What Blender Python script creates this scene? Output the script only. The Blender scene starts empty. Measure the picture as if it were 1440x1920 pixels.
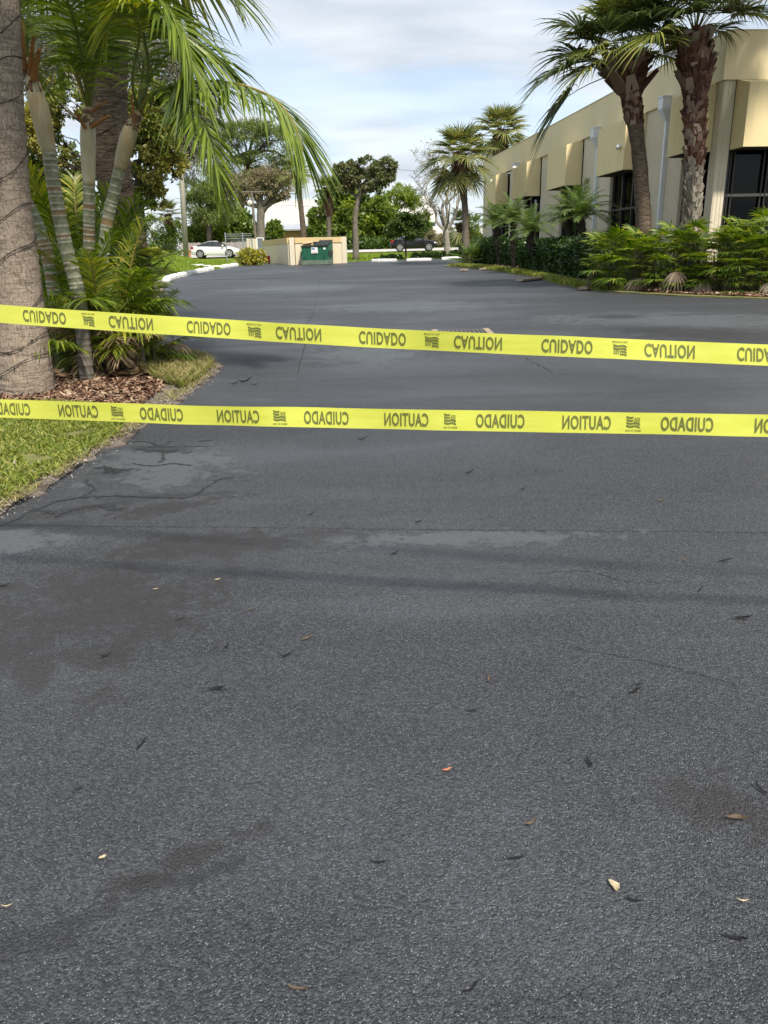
import bpy, bmesh, math, random
import numpy as np
from mathutils import Vector, Matrix
random.seed(11)
rng = np.random.default_rng(11)
S = bpy.context.scene
COL = S.collection

# ------------------------------------------------------------------ camera
F_PX = 1442.0          # focal length in pixels of the 1440 x 1920 photograph
HC = 1.55              # eye height
SL = 0.023             # the lot climbs gently away from the camera
PITCH = math.atan((960 - 474) / F_PX)
ROLL = 0.024
cF = np.array([0, math.cos(PITCH), -math.sin(PITCH)])
_u = np.array([0, math.sin(PITCH), math.cos(PITCH)]); _r = np.array([1.0, 0, 0])
cU = _u * math.cos(ROLL) + _r * math.sin(ROLL)
cR = _r * math.cos(ROLL) - _u * math.sin(ROLL)
cC = np.array([0, 0, HC])
cam = bpy.data.cameras.new('camera'); camo = bpy.data.objects.new('camera', cam); COL.objects.link(camo)
camo.matrix_world = Matrix(((cR[0], cU[0], -cF[0], 0), (cR[1], cU[1], -cF[1], 0), (cR[2], cU[2], -cF[2], HC), (0, 0, 0, 1)))
cam.sensor_fit = 'VERTICAL'; cam.sensor_height = 24; cam.lens = 24 * F_PX / 1920
cam.clip_start = 0.05; cam.clip_end = 3000
S.camera = camo
S.render.resolution_x = 768; S.render.resolution_y = 1024

# ------------------------------------------------------------------ world and sun
SUN = Vector((0.36, -0.60, 1.0)).normalized()
elev = math.asin(SUN.z); azim = math.atan2(SUN.x, SUN.y)
W = bpy.data.worlds.new('World'); S.world = W; W.use_nodes = True
nt = W.node_tree; nt.nodes.clear()
def wn(t, **k):
    n = nt.nodes.new(t)
    for a, b in k.items(): setattr(n, a, b)
    return n
sky = wn('ShaderNodeTexSky', sky_type='NISHITA', sun_disc=False, sun_elevation=elev, sun_rotation=azim)
sky.air_density = 1.0; sky.dust_density = 1.2; sky.ozone_density = 1.0
tc = wn('ShaderNodeTexCoord'); sep = wn('ShaderNodeSeparateXYZ'); nt.links.new(tc.outputs['Generated'], sep.inputs[0])
zz = wn('ShaderNodeMath', operation='MAXIMUM'); nt.links.new(sep.outputs[2], zz.inputs[0]); zz.inputs[1].default_value = 0.0
za = wn('ShaderNodeMath', operation='ADD'); nt.links.new(zz.outputs[0], za.inputs[0]); za.inputs[1].default_value = 0.14
dx = wn('ShaderNodeMath', operation='DIVIDE'); nt.links.new(sep.outputs[0], dx.inputs[0]); nt.links.new(za.outputs[0], dx.inputs[1])
dy = wn('ShaderNodeMath', operation='DIVIDE'); nt.links.new(sep.outputs[1], dy.inputs[0]); nt.links.new(za.outputs[0], dy.inputs[1])
cmb = wn('ShaderNodeCombineXYZ'); nt.links.new(dx.outputs[0], cmb.inputs[0]); nt.links.new(dy.outputs[0], cmb.inputs[1])
mp = wn('ShaderNodeMapping'); nt.links.new(cmb.outputs[0], mp.inputs[0])
mp.inputs['Scale'].default_value = (0.55, 0.95, 1); mp.inputs['Rotation'].default_value = (0, 0, 0.25); mp.inputs['Location'].default_value = (0.3, 1.7, 0)
nz = wn('ShaderNodeTexNoise'); nz.inputs['Scale'].default_value = 1.7; nz.inputs['Detail'].default_value = 7; nz.inputs['Roughness'].default_value = 0.5; nz.inputs['Distortion'].default_value = 0.35
nt.links.new(mp.outputs[0], nz.inputs['Vector'])
rp = wn('ShaderNodeMapRange'); rp.interpolation_type = 'SMOOTHSTEP'
nt.links.new(nz.outputs['Fac'], rp.inputs[0])
rp.inputs[1].default_value = 0.40; rp.inputs[2].default_value = 0.60; rp.inputs[3].default_value = 0.55; rp.inputs[4].default_value = 0.98
mixc = wn('ShaderNodeMix', data_type='RGBA'); nt.links.new(rp.outputs[0], mixc.inputs[0])
nt.links.new(sky.outputs[0], mixc.inputs[6])
nz2 = wn('ShaderNodeTexNoise'); nz2.inputs['Scale'].default_value = 2.6; nz2.inputs['Detail'].default_value = 6; nz2.inputs['Roughness'].default_value = 0.5; nt.links.new(mp.outputs[0], nz2.inputs['Vector'])
cr_ = wn('ShaderNodeValToRGB'); nt.links.new(nz2.outputs['Fac'], cr_.inputs[0])
cr_.color_ramp.elements[0].position = 0.38; cr_.color_ramp.elements[0].color = (0.58, 0.645, 0.73, 1); cr_.color_ramp.elements[1].position = 0.62; cr_.color_ramp.elements[1].color = (0.80, 0.84, 0.89, 1)
gain = wn('ShaderNodeVectorMath', operation='SCALE'); nt.links.new(cr_.outputs[0], gain.inputs[0]); gain.inputs['Scale'].default_value = 5.2
nt.links.new(gain.outputs[0], mixc.inputs[7])
bg = wn('ShaderNodeBackground'); bg.inputs[1].default_value = 0.105
nt.links.new(mixc.outputs[2], bg.inputs[0])
wo = wn('ShaderNodeOutputWorld'); nt.links.new(bg.outputs[0], wo.inputs[0])
sl = bpy.data.lights.new('sun', 'SUN'); so = bpy.data.objects.new('sun', sl); COL.objects.link(so)
sl.energy = 3.1; sl.angle = math.radians(5.5); sl.color = (1.0, 0.93, 0.82)
so.rotation_euler = (-SUN).to_track_quat('-Z', 'Y').to_euler(); so.location = (20, -20, 30)
S.view_settings.view_transform = 'Standard'; S.view_settings.look = 'None'; S.view_settings.gamma = 1
S.view_settings.use_curve_mapping = False; S.view_settings.exposure = 1.1

# ------------------------------------------------------------------ geometry helpers
def ray(x, y): return cF + cR * (x - 720) / F_PX - cU * (y - 960) / F_PX
def G(x, y, dz=0.0):
    d = ray(x, y); t = (dz - HC) / (d[2] - SL * d[1]); return cC + d * t
def D(x, y, Y):
    d = ray(x, y); return cC + d * (Y / d[1])
def sm(t):
    t = np.clip(t, 0, 1); return t * t * (3 - 2 * t)
def gz(x, y):
    b = SL * np.clip(y, -30, 110)
    return b + 1.15 * sm((-8.75 - x) / 4.5) * np.exp(-((y - 42) / 9.0) ** 2)
def gp(x, y, dz=0.0): return np.array([x, y, float(gz(x, y)) + dz])

class MB:
    def __init__(s): s.v = []; s.f = []; s.m = []
    def add(s, V, Fs, mi=0):
        o = len(s.v); s.v.extend([tuple(map(float, p)) for p in V])
        for f in Fs: s.f.append(tuple(i + o for i in f)); s.m.append(mi)
    def box(s, lo, hi, mi=0):
        (a, b, c), (d, e, f) = lo, hi
        V = [(a, b, c), (d, b, c), (d, e, c), (a, e, c), (a, b, f), (d, b, f), (d, e, f), (a, e, f)]
        s.add(V, [(0, 3, 2, 1), (4, 5, 6, 7), (0, 1, 5, 4), (1, 2, 6, 5), (2, 3, 7, 6), (3, 0, 4, 7)], mi)
    def obox(s, c, ax, ay, az, mi=0):
        c, ax, ay, az = map(np.array, (c, ax, ay, az))
        V = [c + i * ax + j * ay + k * az for k in (-1, 1) for i, j in ((-1, -1), (1, -1), (1, 1), (-1, 1))]
        s.add(V, [(0, 3, 2, 1), (4, 5, 6, 7), (0, 1, 5, 4), (1, 2, 6, 5), (2, 3, 7, 6), (3, 0, 4, 7)], mi)
    def tube(s, P, R, n=8, mi=0, jit=0.0, cap=True, mis=None):
        P = [np.array(p, float) for p in P]
        if np.isscalar(R): R = [R] * len(P)
        o = len(s.v); k = len(P)
        for i in range(k):
            T = P[min(i + 1, k - 1)] - P[max(i - 1, 0)]; T /= np.linalg.norm(T) + 1e-9
            a = np.array([1.0, 0, 0]) if abs(T[0]) < 0.8 else np.array([0, 1.0, 0])
            U = np.cross(T, a); U /= np.linalg.norm(U); Wd = np.cross(T, U)
            for j in range(n):
                an = 2 * math.pi * j / n
                r = R[i] * (1 + (random.uniform(-jit, jit) if jit else 0))
                s.v.append(tuple(P[i] + U * math.cos(an) * r + Wd * math.sin(an) * r))
        for i in range(k - 1):
            for j in range(n):
                a0 = o + i * n + j; a1 = o + i * n + (j + 1) % n
                s.f.append((a0, a1, a1 + n, a0 + n)); s.m.append(mis[i] if mis else mi)
        if cap:
            s.f.append(tuple(o + j for j in range(n))[::-1]); s.m.append(mis[0] if mis else mi)
            s.f.append(tuple(o + (k - 1) * n + j for j in range(n))); s.m.append(mis[-1] if mis else mi)
    def mesh(s, name, mats, smooth=False, org=None):
        me = bpy.data.meshes.new(name)
        V = s.v
        if org is not None: V = [(a - org[0], b - org[1], c - org[2]) for a, b, c in V]
        me.from_pydata(V, [], s.f)
        mats = mats if isinstance(mats, (list, tuple)) else [mats]
        for m in mats: me.materials.append(m)
        if len(mats) > 1: me.polygons.foreach_set('material_index', s.m)
        if smooth: me.polygons.foreach_set('use_smooth', [True] * len(s.f))
        me.update(); return me
    def build(s, name, mats, parent=None, smooth=False, org=None):
        return link(name, s.mesh(name, mats, smooth, org), parent)
def link(name, me, parent=None, loc=None, rz=0.0):
    o = bpy.data.objects.new(name, me); COL.objects.link(o)
    if parent is not None: o.parent = parent
    if loc is not None: o.location = tuple(map(float, loc))
    if rz: o.rotation_euler = (0, 0, rz)
    return o
def npmesh(name, V, Fs, mat, smooth=False):
    me = bpy.data.meshes.new(name); V = np.asarray(V, np.float32); Fs = np.asarray(Fs, np.int32)
    k = Fs.shape[1]
    me.vertices.add(len(V)); me.vertices.foreach_set('co', V.ravel())
    me.loops.add(Fs.size); me.loops.foreach_set('vertex_index', Fs.ravel())
    me.polygons.add(len(Fs)); me.polygons.foreach_set('loop_start', np.arange(0, Fs.size, k, dtype=np.int32))
    if smooth: me.polygons.foreach_set('use_smooth', np.ones(len(Fs), bool))
    me.materials.append(mat); me.update(calc_edges=True); return me
def tag(o, label=None, cat=None, group=None, kind=None):
    if label: o['label'] = label
    if cat: o['category'] = cat
    if group: o['group'] = group
    if kind: o['kind'] = kind
    return o
def thing(name, label, cat, loc=(0, 0, 0), rz=0.0, group=None):
    o = link(name, None, None, loc, rz); o.empty_display_size = 0.2
    return tag(o, label, cat, group)
def struct(o): o['kind'] = 'structure'; return o
def crv(P, n):
    """Catmull-Rom through the points P, n samples"""
    P = [np.array(p, float) for p in P]; Q = [2 * P[0] - P[1]] + P + [2 * P[-1] - P[-2]]
    out = []; k = len(P) - 1
    for i in range(n):
        t = i / (n - 1) * k; j = min(int(t), k - 1); t -= j
        a, b, c, d = Q[j:j + 4]
        out.append(0.5 * (2 * b + (c - a) * t + (2 * a - 5 * b + 4 * c - d) * t * t + (3 * b - a - 3 * c + d) * t ** 3))
    return out
def inpoly(x, y, poly):
    c = np.zeros(len(x), bool); n = len(poly); j = n - 1
    for i in range(n):
        xi, yi = poly[i][:2]; xj, yj = poly[j][:2]
        k = ((yi > y) != (yj > y)) & (x < (xj - xi) * (y - yi) / (yj - yi + 1e-12) + xi)
        c ^= k; j = i
    return c
def sample_poly(poly, n):
    P = np.array([p[:2] for p in poly]); lo = P.min(0); hi = P.max(0); out = np.zeros((0, 2))
    while len(out) < n:
        q = rng.uniform(lo, hi, (n * 2, 2)); out = np.vstack([out, q[inpoly(q[:, 0], q[:, 1], poly)]])
    return out[:n]
def rough_edges(poly, step=0.3, amp=0.04):
    out = []; n = len(poly)
    for i in range(n):
        a = np.array(poly[i][:2]); b = np.array(poly[(i + 1) % n][:2]); L = np.linalg.norm(b - a); k = max(1, min(60, int(L / step)))
        nn = np.array([-(b - a)[1], (b - a)[0]]) / (L + 1e-9)
        for j in range(k): out.append(a + (b - a) * j / k + nn * (random.gauss(0, amp) if j else 0))
    return out
def sheet(name, poly, dz, mat, skirt=0.1):
    """a flat slab that follows the climb of the lot, with sides going down"""
    bm = bmesh.new()
    top = [bm.verts.new((p[0], p[1], SL * p[1] + dz)) for p in poly]
    bot = [bm.verts.new((p[0], p[1], SL * p[1] + dz - skirt)) for p in poly]
    f = bm.faces.new(top)
    n = len(poly)
    for i in range(n): bm.faces.new((top[i], bot[i], bot[(i + 1) % n], top[(i + 1) % n]))
    bmesh.ops.triangulate(bm, faces=[f]); bmesh.ops.recalc_face_normals(bm, faces=bm.faces)
    me = bpy.data.meshes.new(name); bm.to_mesh(me); bm.free(); me.materials.append(mat)
    return struct(link(name, me))

# ------------------------------------------------------------------ material helpers
def newmat(name):
    m = bpy.data.materials.new(name); m.use_nodes = True; t = m.node_tree
    b = t.nodes['Principled BSDF']
    return m, t, b
def N(t, typ, **k):
    n = t.nodes.new(typ)
    for a, b in k.items(): setattr(n, a, b)
    return n
def setv(n, **k):
    for a, b in k.items(): n.inputs[a.replace('_', ' ')].default_value = b
    return n
def noise(t, vec, scale, detail=4, rough=0.55, dist=0.0):
    n = N(t, 'ShaderNodeTexNoise'); setv(n, Scale=scale, Detail=detail, Roughness=rough, Distortion=dist)
    if vec is not None: t.links.new(vec, n.inputs['Vector'])
    return n.outputs['Fac']
def ramp(t, fac, stops, interp='LINEAR'):
    r = N(t, 'ShaderNodeValToRGB'); r.color_ramp.interpolation = interp; e = r.color_ramp.elements
    while len(e) < len(stops): e.new(0.5)
    for i, (p, c) in enumerate(stops): e[i].position = p; e[i].color = (c[0], c[1], c[2], 1)
    t.links.new(fac, r.inputs[0]); return r.outputs[0]
def mrange(t, v, a, b, c=0.0, d=1.0, smooth=True):
    m = N(t, 'ShaderNodeMapRange'); m.interpolation_type = 'SMOOTHSTEP' if smooth else 'LINEAR'
    t.links.new(v, m.inputs[0])
    for i, q in enumerate((a, b, c, d)): m.inputs[i + 1].default_value = q
    return m.outputs[0]
def mathn(t, op, a, b=None):
    m = N(t, 'ShaderNodeMath', operation=op)
    for i, q in enumerate((a, b)):
        if q is None: continue
        if isinstance(q, (int, float)): m.inputs[i].default_value = q
        else: t.links.new(q, m.inputs[i])
    return m.outputs[0]
def mixcol(t, fac, a, b, blend='MIX'):
    m = N(t, 'ShaderNodeMix', data_type='RGBA', blend_type=blend)
    if isinstance(fac, (int, float)): m.inputs[0].default_value = fac
    else: t.links.new(fac, m.inputs[0])
    for i, q in ((6, a), (7, b)):
        if isinstance(q, tuple): m.inputs[i].default_value = (*q[:3], 1)
        else: t.links.new(q, m.inputs[i])
    return m.outputs[2]
def mapping(t, scale=(1, 1, 1), rot=(0, 0, 0), out='Object'):
    c = N(t, 'ShaderNodeTexCoord'); m = N(t, 'ShaderNodeMapping'); t.links.new(c.outputs[out], m.inputs[0])
    m.inputs['Scale'].default_value = scale; m.inputs['Rotation'].default_value = rot
    return m.outputs[0]
def bumpn(t, b, h, strength=0.3, dist=0.01):
    n = N(t, 'ShaderNodeBump'); n.inputs['Strength'].default_value = strength; n.inputs['Distance'].default_value = dist
    t.links.new(h, n.inputs['Height']); t.links.new(n.outputs[0], b.inputs['Normal']); return n
def mat(name, c1, c2=None, rough=0.7, vs=6.0, stretch=(1, 1, 1), bump=0.0, bs=60.0, bd=0.005, spec=0.3, metal=0.0, lo=0.3, hi=0.7):
    m, t, b = newmat(name)
    c2 = c2 or tuple(q * 0.75 for q in c1)
    v = mapping(t, stretch)
    f = noise(t, v, vs, 5, 0.6)
    t.links.new(ramp(t, f, [(lo, c2), (hi, c1)]), b.inputs['Base Color'])
    setv(b, Roughness=rough, Metallic=metal); b.inputs['Specular IOR Level'].default_value = spec
    if bump: bumpn(t, b, noise(t, v, bs, 4, 0.6), bump, bd)
    return m
def leafmat(name, cols, trans=0.28, rough=0.42, spec=0.35, patch=None):
    """foliage: every leaf (mesh island) takes its own tone"""
    m, t, b = newmat(name)
    g = N(t, 'ShaderNodeNewGeometry')
    c = ramp(t, g.outputs['Random Per Island'], [(i / max(1, len(cols) - 1), q) for i, q in enumerate(cols)])
    if patch:
        f = noise(t, mapping(t), patch[0], 2)
        c = mixcol(t, mrange(t, f, 0.5, 0.68), c, mixcol(t, 0.75, c, patch[1]))
    t.links.new(c, b.inputs['Base Color']); setv(b, Roughness=rough); b.inputs['Specular IOR Level'].default_value = spec
    tr = N(t, 'ShaderNodeBsdfTranslucent')
    h = N(t, 'ShaderNodeHueSaturation'); t.links.new(c, h.inputs['Color']); h.inputs['Saturation'].default_value = 1.15; h.inputs['Value'].default_value = 1.5
    t.links.new(h.outputs[0], tr.inputs[0])
    mx = N(t, 'ShaderNodeMixShader'); mx.inputs[0].default_value = trans
    t.links.new(b.outputs[0], mx.inputs[1]); t.links.new(tr.outputs[0], mx.inputs[2])
    t.links.new(mx.outputs[0], t.nodes['Material Output'].inputs[0])
    return m

# ------------------------------------------------------------------ materials
def asphalt_mat():
    m, t, b = newmat('asphalt')
    v = mapping(t)
    big = noise(t, v, 0.35, 4, 0.6, 0.6)
    st = noise(t, mapping(t, (0.16, 0.75, 1)), 1.1, 5, 0.62, 0.5)
    med = noise(t, v, 2.6, 6, 0.65)
    fine = noise(t, v, 70, 3, 0.6)
    vo = N(t, 'ShaderNodeTexVoronoi'); vo.inputs['Scale'].default_value = 150; t.links.new(v, vo.inputs['Vector'])
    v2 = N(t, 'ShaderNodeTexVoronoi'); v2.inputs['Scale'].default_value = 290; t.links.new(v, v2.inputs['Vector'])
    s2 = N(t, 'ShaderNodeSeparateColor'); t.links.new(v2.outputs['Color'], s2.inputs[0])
    base = ramp(t, mathn(t, 'ADD', mathn(t, 'MULTIPLY', big, 0.45), mathn(t, 'MULTIPLY', st, 0.55)), [(0.40, (0.019, 0.0205, 0.0245)), (0.5, (0.033, 0.0355, 0.042)), (0.58, (0.066, 0.072, 0.083))])
    base = mixcol(t, mathn(t, 'MULTIPLY', mrange(t, med, 0.35, 0.7), 0.35), base, (0.052, 0.056, 0.063))
    # tone of each grain of the aggregate, and glints painted into the colour as pale specks
    sepc = N(t, 'ShaderNodeSeparateColor'); t.links.new(vo.outputs['Color'], sepc.inputs[0])
    base = mixcol(t, 0.42, base, mixcol(t, mathn(t, 'POWER', sepc.outputs[0], 1.6), (0.005, 0.0055, 0.007), (0.112, 0.119, 0.134)))
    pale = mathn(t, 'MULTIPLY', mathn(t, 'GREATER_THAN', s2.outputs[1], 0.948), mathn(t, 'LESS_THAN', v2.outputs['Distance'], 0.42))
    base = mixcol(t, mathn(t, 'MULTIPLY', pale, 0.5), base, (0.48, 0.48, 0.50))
    # stains: damp dark patches and worn pale ones, each with its own ragged outline
    wob = noise(t, v, 4.5, 6, 0.7, 0.8); wob2 = noise(t, v, 17, 5, 0.65)
    wobs = mathn(t, 'ADD', mathn(t, 'MULTIPLY', mathn(t, 'SUBTRACT', wob, 0.5), 3.4), mathn(t, 'MULTIPLY', mathn(t, 'SUBTRACT', wob2, 0.5), 2.0))
    def blob(cx, cy, rx, ry, rot=0.0, soft=0.5):
        mp_ = N(t, 'ShaderNodeMapping'); mp_.vector_type = 'TEXTURE'; c_ = N(t, 'ShaderNodeTexCoord'); t.links.new(c_.outputs['Object'], mp_.inputs[0])
        mp_.inputs['Location'].default_value = (cx, cy, SL * cy); mp_.inputs['Rotation'].default_value = (0, 0, rot); mp_.inputs['Scale'].default_value = (rx, ry, 5)
        ln = N(t, 'ShaderNodeVectorMath', operation='LENGTH'); t.links.new(mp_.outputs[0], ln.inputs[0])
        d_ = mathn(t, 'ADD', ln.outputs['Value'], wobs)
        return mrange(t, d_, 1.0, 1.0 - soft)
    def union(L):
        q = L[0]
        for w_ in L[1:]: q = mathn(t, 'MAXIMUM', q, w_)
        return q
    def at(x, y): p = G(x, y); return p[0], p[1]
    paleb = union([blob(*at(290, 870), 0.55, 0.75, 0.5), blob(*at(20, 1015), 0.35, 0.22), blob(*at(690, 665), 0.9, 1.0, 0.2), blob(*at(800, 1010), 1.1, 0.12), blob(*at(1250, 600), 2.6, 1.3, -0.3), blob(*at(760, 575), 2.4, 1.4), blob(*at(560, 540), 2.5, 2.2)])
    base = mixcol(t, mathn(t, 'MULTIPLY', paleb, 0.6), base, (0.105, 0.118, 0.126))
    brown = union([blob(*at(150, 1150), 0.75, 0.75, 0.3, 0.7), blob(*at(420, 1020), 0.85, 0.22, 0.15, 0.6), blob(*at(330, 950), 0.5, 0.12, 0.35, 0.5), blob(*at(350, 1610), 0.3, 0.06, 0.5, 0.8), blob(*at(1370, 1520), 0.2, 0.15, 0, 0.9)])
    base = mixcol(t, mathn(t, 'MULTIPLY', brown, 0.75), base, (0.026, 0.022, 0.022))
    wet = union([blob(*at(215, 885), 0.20, 0.09, 0.2, 0.25), blob(*at(305, 842), 0.32, 0.10, -0.3, 0.25), blob(*at(300, 930), 0.52, 0.045, 0.12, 0.3), blob(*at(150, 955), 0.45, 0.09, 0.5, 0.3), blob(*at(1155, 594), 0.5, 0.42, 0, 0.3), blob(*at(1310, 625), 0.75, 1.5, 0.9, 0.3), blob(*at(60, 985), 0.35, 0.05, 0.1, 0.3)] + [blob(*at(px_, py_), rx_, rx_ * 0.6, 0.4, 0.6) for px_, py_, rx_ in ((15, 1775, 0.10), (70, 1765, 0.075), (115, 1768, 0.06), (150, 1728, 0.06), (200, 1705, 0.06), (285, 1655, 0.07), (360, 1648, 0.05), (430, 1622, 0.06))])
    base = mixcol(t, mathn(t, 'MULTIPLY', wet, 0.75), base, (0.022, 0.022, 0.024))
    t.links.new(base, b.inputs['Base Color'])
    r = mathn(t, 'SUBTRACT', mrange(t, st, 0.3, 0.7, 0.56, 0.42, False), mathn(t, 'MULTIPLY', wet, 0.08))
    t.links.new(r, b.inputs['Roughness']); b.inputs['Specular IOR Level'].default_value = 0.42
    h = mathn(t, 'ADD', mathn(t, 'ADD', mathn(t, 'MULTIPLY', vo.outputs['Distance'], -0.8), mathn(t, 'MULTIPLY', v2.outputs['Distance'], -0.45)), mathn(t, 'MULTIPLY', fine, 1.3))
    bumpn(t, b, h, 1.0, 0.008)
    return m
M = {}
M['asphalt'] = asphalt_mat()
M['crack'] = mat('crack', (0.008, 0.008, 0.008), rough=0.9)
def grass_ground():
    m, t, b = newmat('grass_soil'); v = mapping(t)
    f = noise(t, v, 0.5, 5, 0.6); g = noise(t, v, 9, 5, 0.7)
    c = ramp(t, f, [(0.35, (0.13, 0.18, 0.028)), (0.55, (0.17, 0.22, 0.04)), (0.72, (0.22, 0.24, 0.07))])
    c = mixcol(t, mrange(t, g, 0.35, 0.7), mixcol(t, 0.5, c, (0.03, 0.05, 0.012)), c)
    t.links.new(c, b.inputs['Base Color']); setv(b, Roughness=0.9); b.inputs['Specular IOR Level'].default_value = 0.1
    bumpn(t, b, g, 0.8, 0.05); return m
M['lawn'] = grass_ground()
M['verge'] = mat('verge_soil', (0.20, 0.19, 0.085), (0.10, 0.105, 0.035), 0.95, 14, bump=0.6, bs=90, bd=0.01, spec=0.1)
M['dirt'] = mat('gritty_soil', (0.20, 0.175, 0.15), (0.10, 0.08, 0.065), 0.95, 30, bump=0.7, bs=160, bd=0.008, spec=0.1)
M['mulch'] = mat('mulch', (0.13, 0.055, 0.032), (0.045, 0.02, 0.014), 0.95, 22, bump=0.9, bs=70, bd=0.02, spec=0.1)
M['road'] = mat('road_concrete', (0.46, 0.44, 0.41), (0.36, 0.35, 0.33), 0.85, 3)
M['grass'] = leafmat('grass_blade', [(0.075, 0.11, 0.015), (0.14, 0.19, 0.025), (0.23, 0.27, 0.045), (0.34, 0.31, 0.10)], 0.3, 0.5)
M['straw'] = leafmat('straw_blade', [(0.390, 0.325, 0.169), (0.260, 0.221, 0.091), (0.156, 0.182, 0.039)], 0.2, 0.7, 0.2)
M['lawngrass'] = leafmat('lawn_blade', [(0.117, 0.195, 0.020), (0.194, 0.277, 0.028), (0.271, 0.325, 0.041)], 0.3, 0.5)
M['chip'] = leafmat('wood_chip', [(0.06, 0.032, 0.022), (0.15, 0.085, 0.055), (0.24, 0.15, 0.10), (0.36, 0.28, 0.19)], 0.0, 0.85, 0.15)
M['pebble'] = leafmat('pebble', [(0.09, 0.08, 0.07), (0.20, 0.18, 0.155), (0.32, 0.29, 0.25)], 0.0, 0.8, 0.2)
M['tape'] = None
def tape_mat():
    m, t, b = newmat('yellow_plastic_film')
    f = noise(t, mapping(t, (2, 2, 14)), 3, 3)
    c = ramp(t, f, [(0.3, (0.70, 0.72, 0.085)), (0.7, (0.78, 0.80, 0.13))])
    t.links.new(c, b.inputs['Base Color']); setv(b, Roughness=0.3); b.inputs['Specular IOR Level'].default_value = 0.5
    tr = N(t, 'ShaderNodeBsdfTranslucent'); t.links.new(c, tr.inputs[0])
    mx = N(t, 'ShaderNodeMixShader'); mx.inputs[0].default_value = 0.35
    t.links.new(b.outputs[0], mx.inputs[1]); t.links.new(tr.outputs[0], mx.inputs[2]); t.links.new(mx.outputs[0], t.nodes['Material Output'].inputs[0])
    return m
M['tape'] = tape_mat()
M['ink'] = mat('tape_ink', (0.15, 0.16, 0.04), (0.10, 0.11, 0.03), 0.5, 60)
# plants
M['bark_grey'] = None
def bark(name, c1, c2, c3, stretch, sc=5.0, bump=0.9, bd=0.02, rough=0.9, ringz=0):
    m, t, b = newmat(name); v = mapping(t, stretch)
    f = noise(t, v, sc, 6, 0.65, 0.4); g = noise(t, mapping(t), 3.0, 4, 0.6)
    c = ramp(t, f, [(0.32, c3), (0.48, c2), (0.68, c1)])
    c = mixcol(t, mathn(t, 'MULTIPLY', mrange(t, g, 0.4, 0.7), 0.45), c, mixcol(t, 0.5, c, c1))
    if ringz:
        q = noise(t, mapping(t, (1.0, 1.0, ringz)), 2.2, 4, 0.6, 0.5); lines = mrange(t, mathn(t, 'ABSOLUTE', mathn(t, 'SUBTRACT', q, 0.5)), 0.0, 0.035, 1.0, 0.0)
        c = mixcol(t, mathn(t, 'MULTIPLY', lines, 0.6), c, c3); f = mathn(t, 'SUBTRACT', f, mathn(t, 'MULTIPLY', lines, 0.35))
    t.links.new(c, b.inputs['Base Color']); setv(b, Roughness=rough); b.inputs['Specular IOR Level'].default_value = 0.15
    bumpn(t, b, f, bump, bd); return m
M['bark_pale'] = bark('pale_palm_bark', (0.37, 0.30, 0.235), (0.25, 0.20, 0.155), (0.10, 0.078, 0.06), (7, 7, 2.2), 9, 0.6, 0.012, ringz=6)
M['bark_brown'] = bark('ridged_palm_bark', (0.185, 0.145, 0.105), (0.115, 0.085, 0.06), (0.04, 0.028, 0.02), (2, 2, 11), 4, ringz=9)
M['bark_sabal'] = bark('sabal_bark', (0.24, 0.205, 0.165), (0.15, 0.125, 0.10), (0.06, 0.045, 0.035), (3, 3, 8), 4)
M['boots'] = leafmat('leaf_boots', [(0.04, 0.02, 0.014), (0.095, 0.045, 0.03), (0.16, 0.09, 0.06), (0.28, 0.22, 0.17)], 0.0, 0.85, 0.15)
M['boots_pale'] = leafmat('grey_leaf_boots', [(0.10, 0.085, 0.065), (0.24, 0.21, 0.165), (0.36, 0.32, 0.26), (0.08, 0.06, 0.045)], 0.0, 0.85, 0.15)
M['tree_bark'] = bark('tree_bark', (0.23, 0.20, 0.165), (0.15, 0.13, 0.105), (0.06, 0.05, 0.04), (3, 3, 1), 6)
M['pale_bark'] = bark('pale_tree_bark', (0.36, 0.33, 0.29), (0.26, 0.235, 0.20), (0.11, 0.095, 0.08), (3, 3, 1), 6)
M['dark_bark'] = bark('dark_tree_bark', (0.10, 0.085, 0.065), (0.06, 0.05, 0.04), (0.025, 0.02, 0.015), (3, 3, 1), 6)
M['areca_leaf'] = leafmat('areca_leaf', [(0.057, 0.096, 0.013), (0.099, 0.152, 0.017), (0.164, 0.224, 0.027), (0.218, 0.274, 0.038)], 0.35, 0.33, 0.45)
M['areca_yellow'] = leafmat('areca_yellow_leaf', [(0.088, 0.144, 0.021), (0.202, 0.252, 0.034), (0.403, 0.384, 0.057)], 0.35, 0.35, 0.4)
M['areca_dead'] = leafmat('dry_frond', [(0.26, 0.18, 0.10), (0.17, 0.11, 0.06), (0.34, 0.27, 0.18)], 0.15, 0.7, 0.2)
M['rachis'] = mat('frond_stalk', (0.15, 0.17, 0.04), (0.09, 0.12, 0.025), 0.45, 9)
M['rachis_gold'] = mat('golden_stalk', (0.30, 0.20, 0.05), (0.18, 0.16, 0.04), 0.45, 9)
M['orange_stub'] = mat('orange_stub', (0.33, 0.15, 0.045), (0.18, 0.09, 0.035), 0.6, 14)
M['stem_green'] = mat('ringed_stem_green', (0.27, 0.28, 0.185), (0.10, 0.115, 0.05), 0.55, 13, bump=0.2)
M['stem_tan'] = mat('ringed_stem_tan', (0.25, 0.175, 0.085), (0.15, 0.11, 0.05), 0.6, 12, bump=0.2)
M['stem_scar'] = mat('ring_scar', (0.50, 0.48, 0.40), (0.20, 0.17, 0.10), 0.7, 26)
M['stem_base'] = mat('old_stem', (0.16, 0.14, 0.115), (0.09, 0.08, 0.065), 0.85, 14, bump=0.4)
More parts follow.
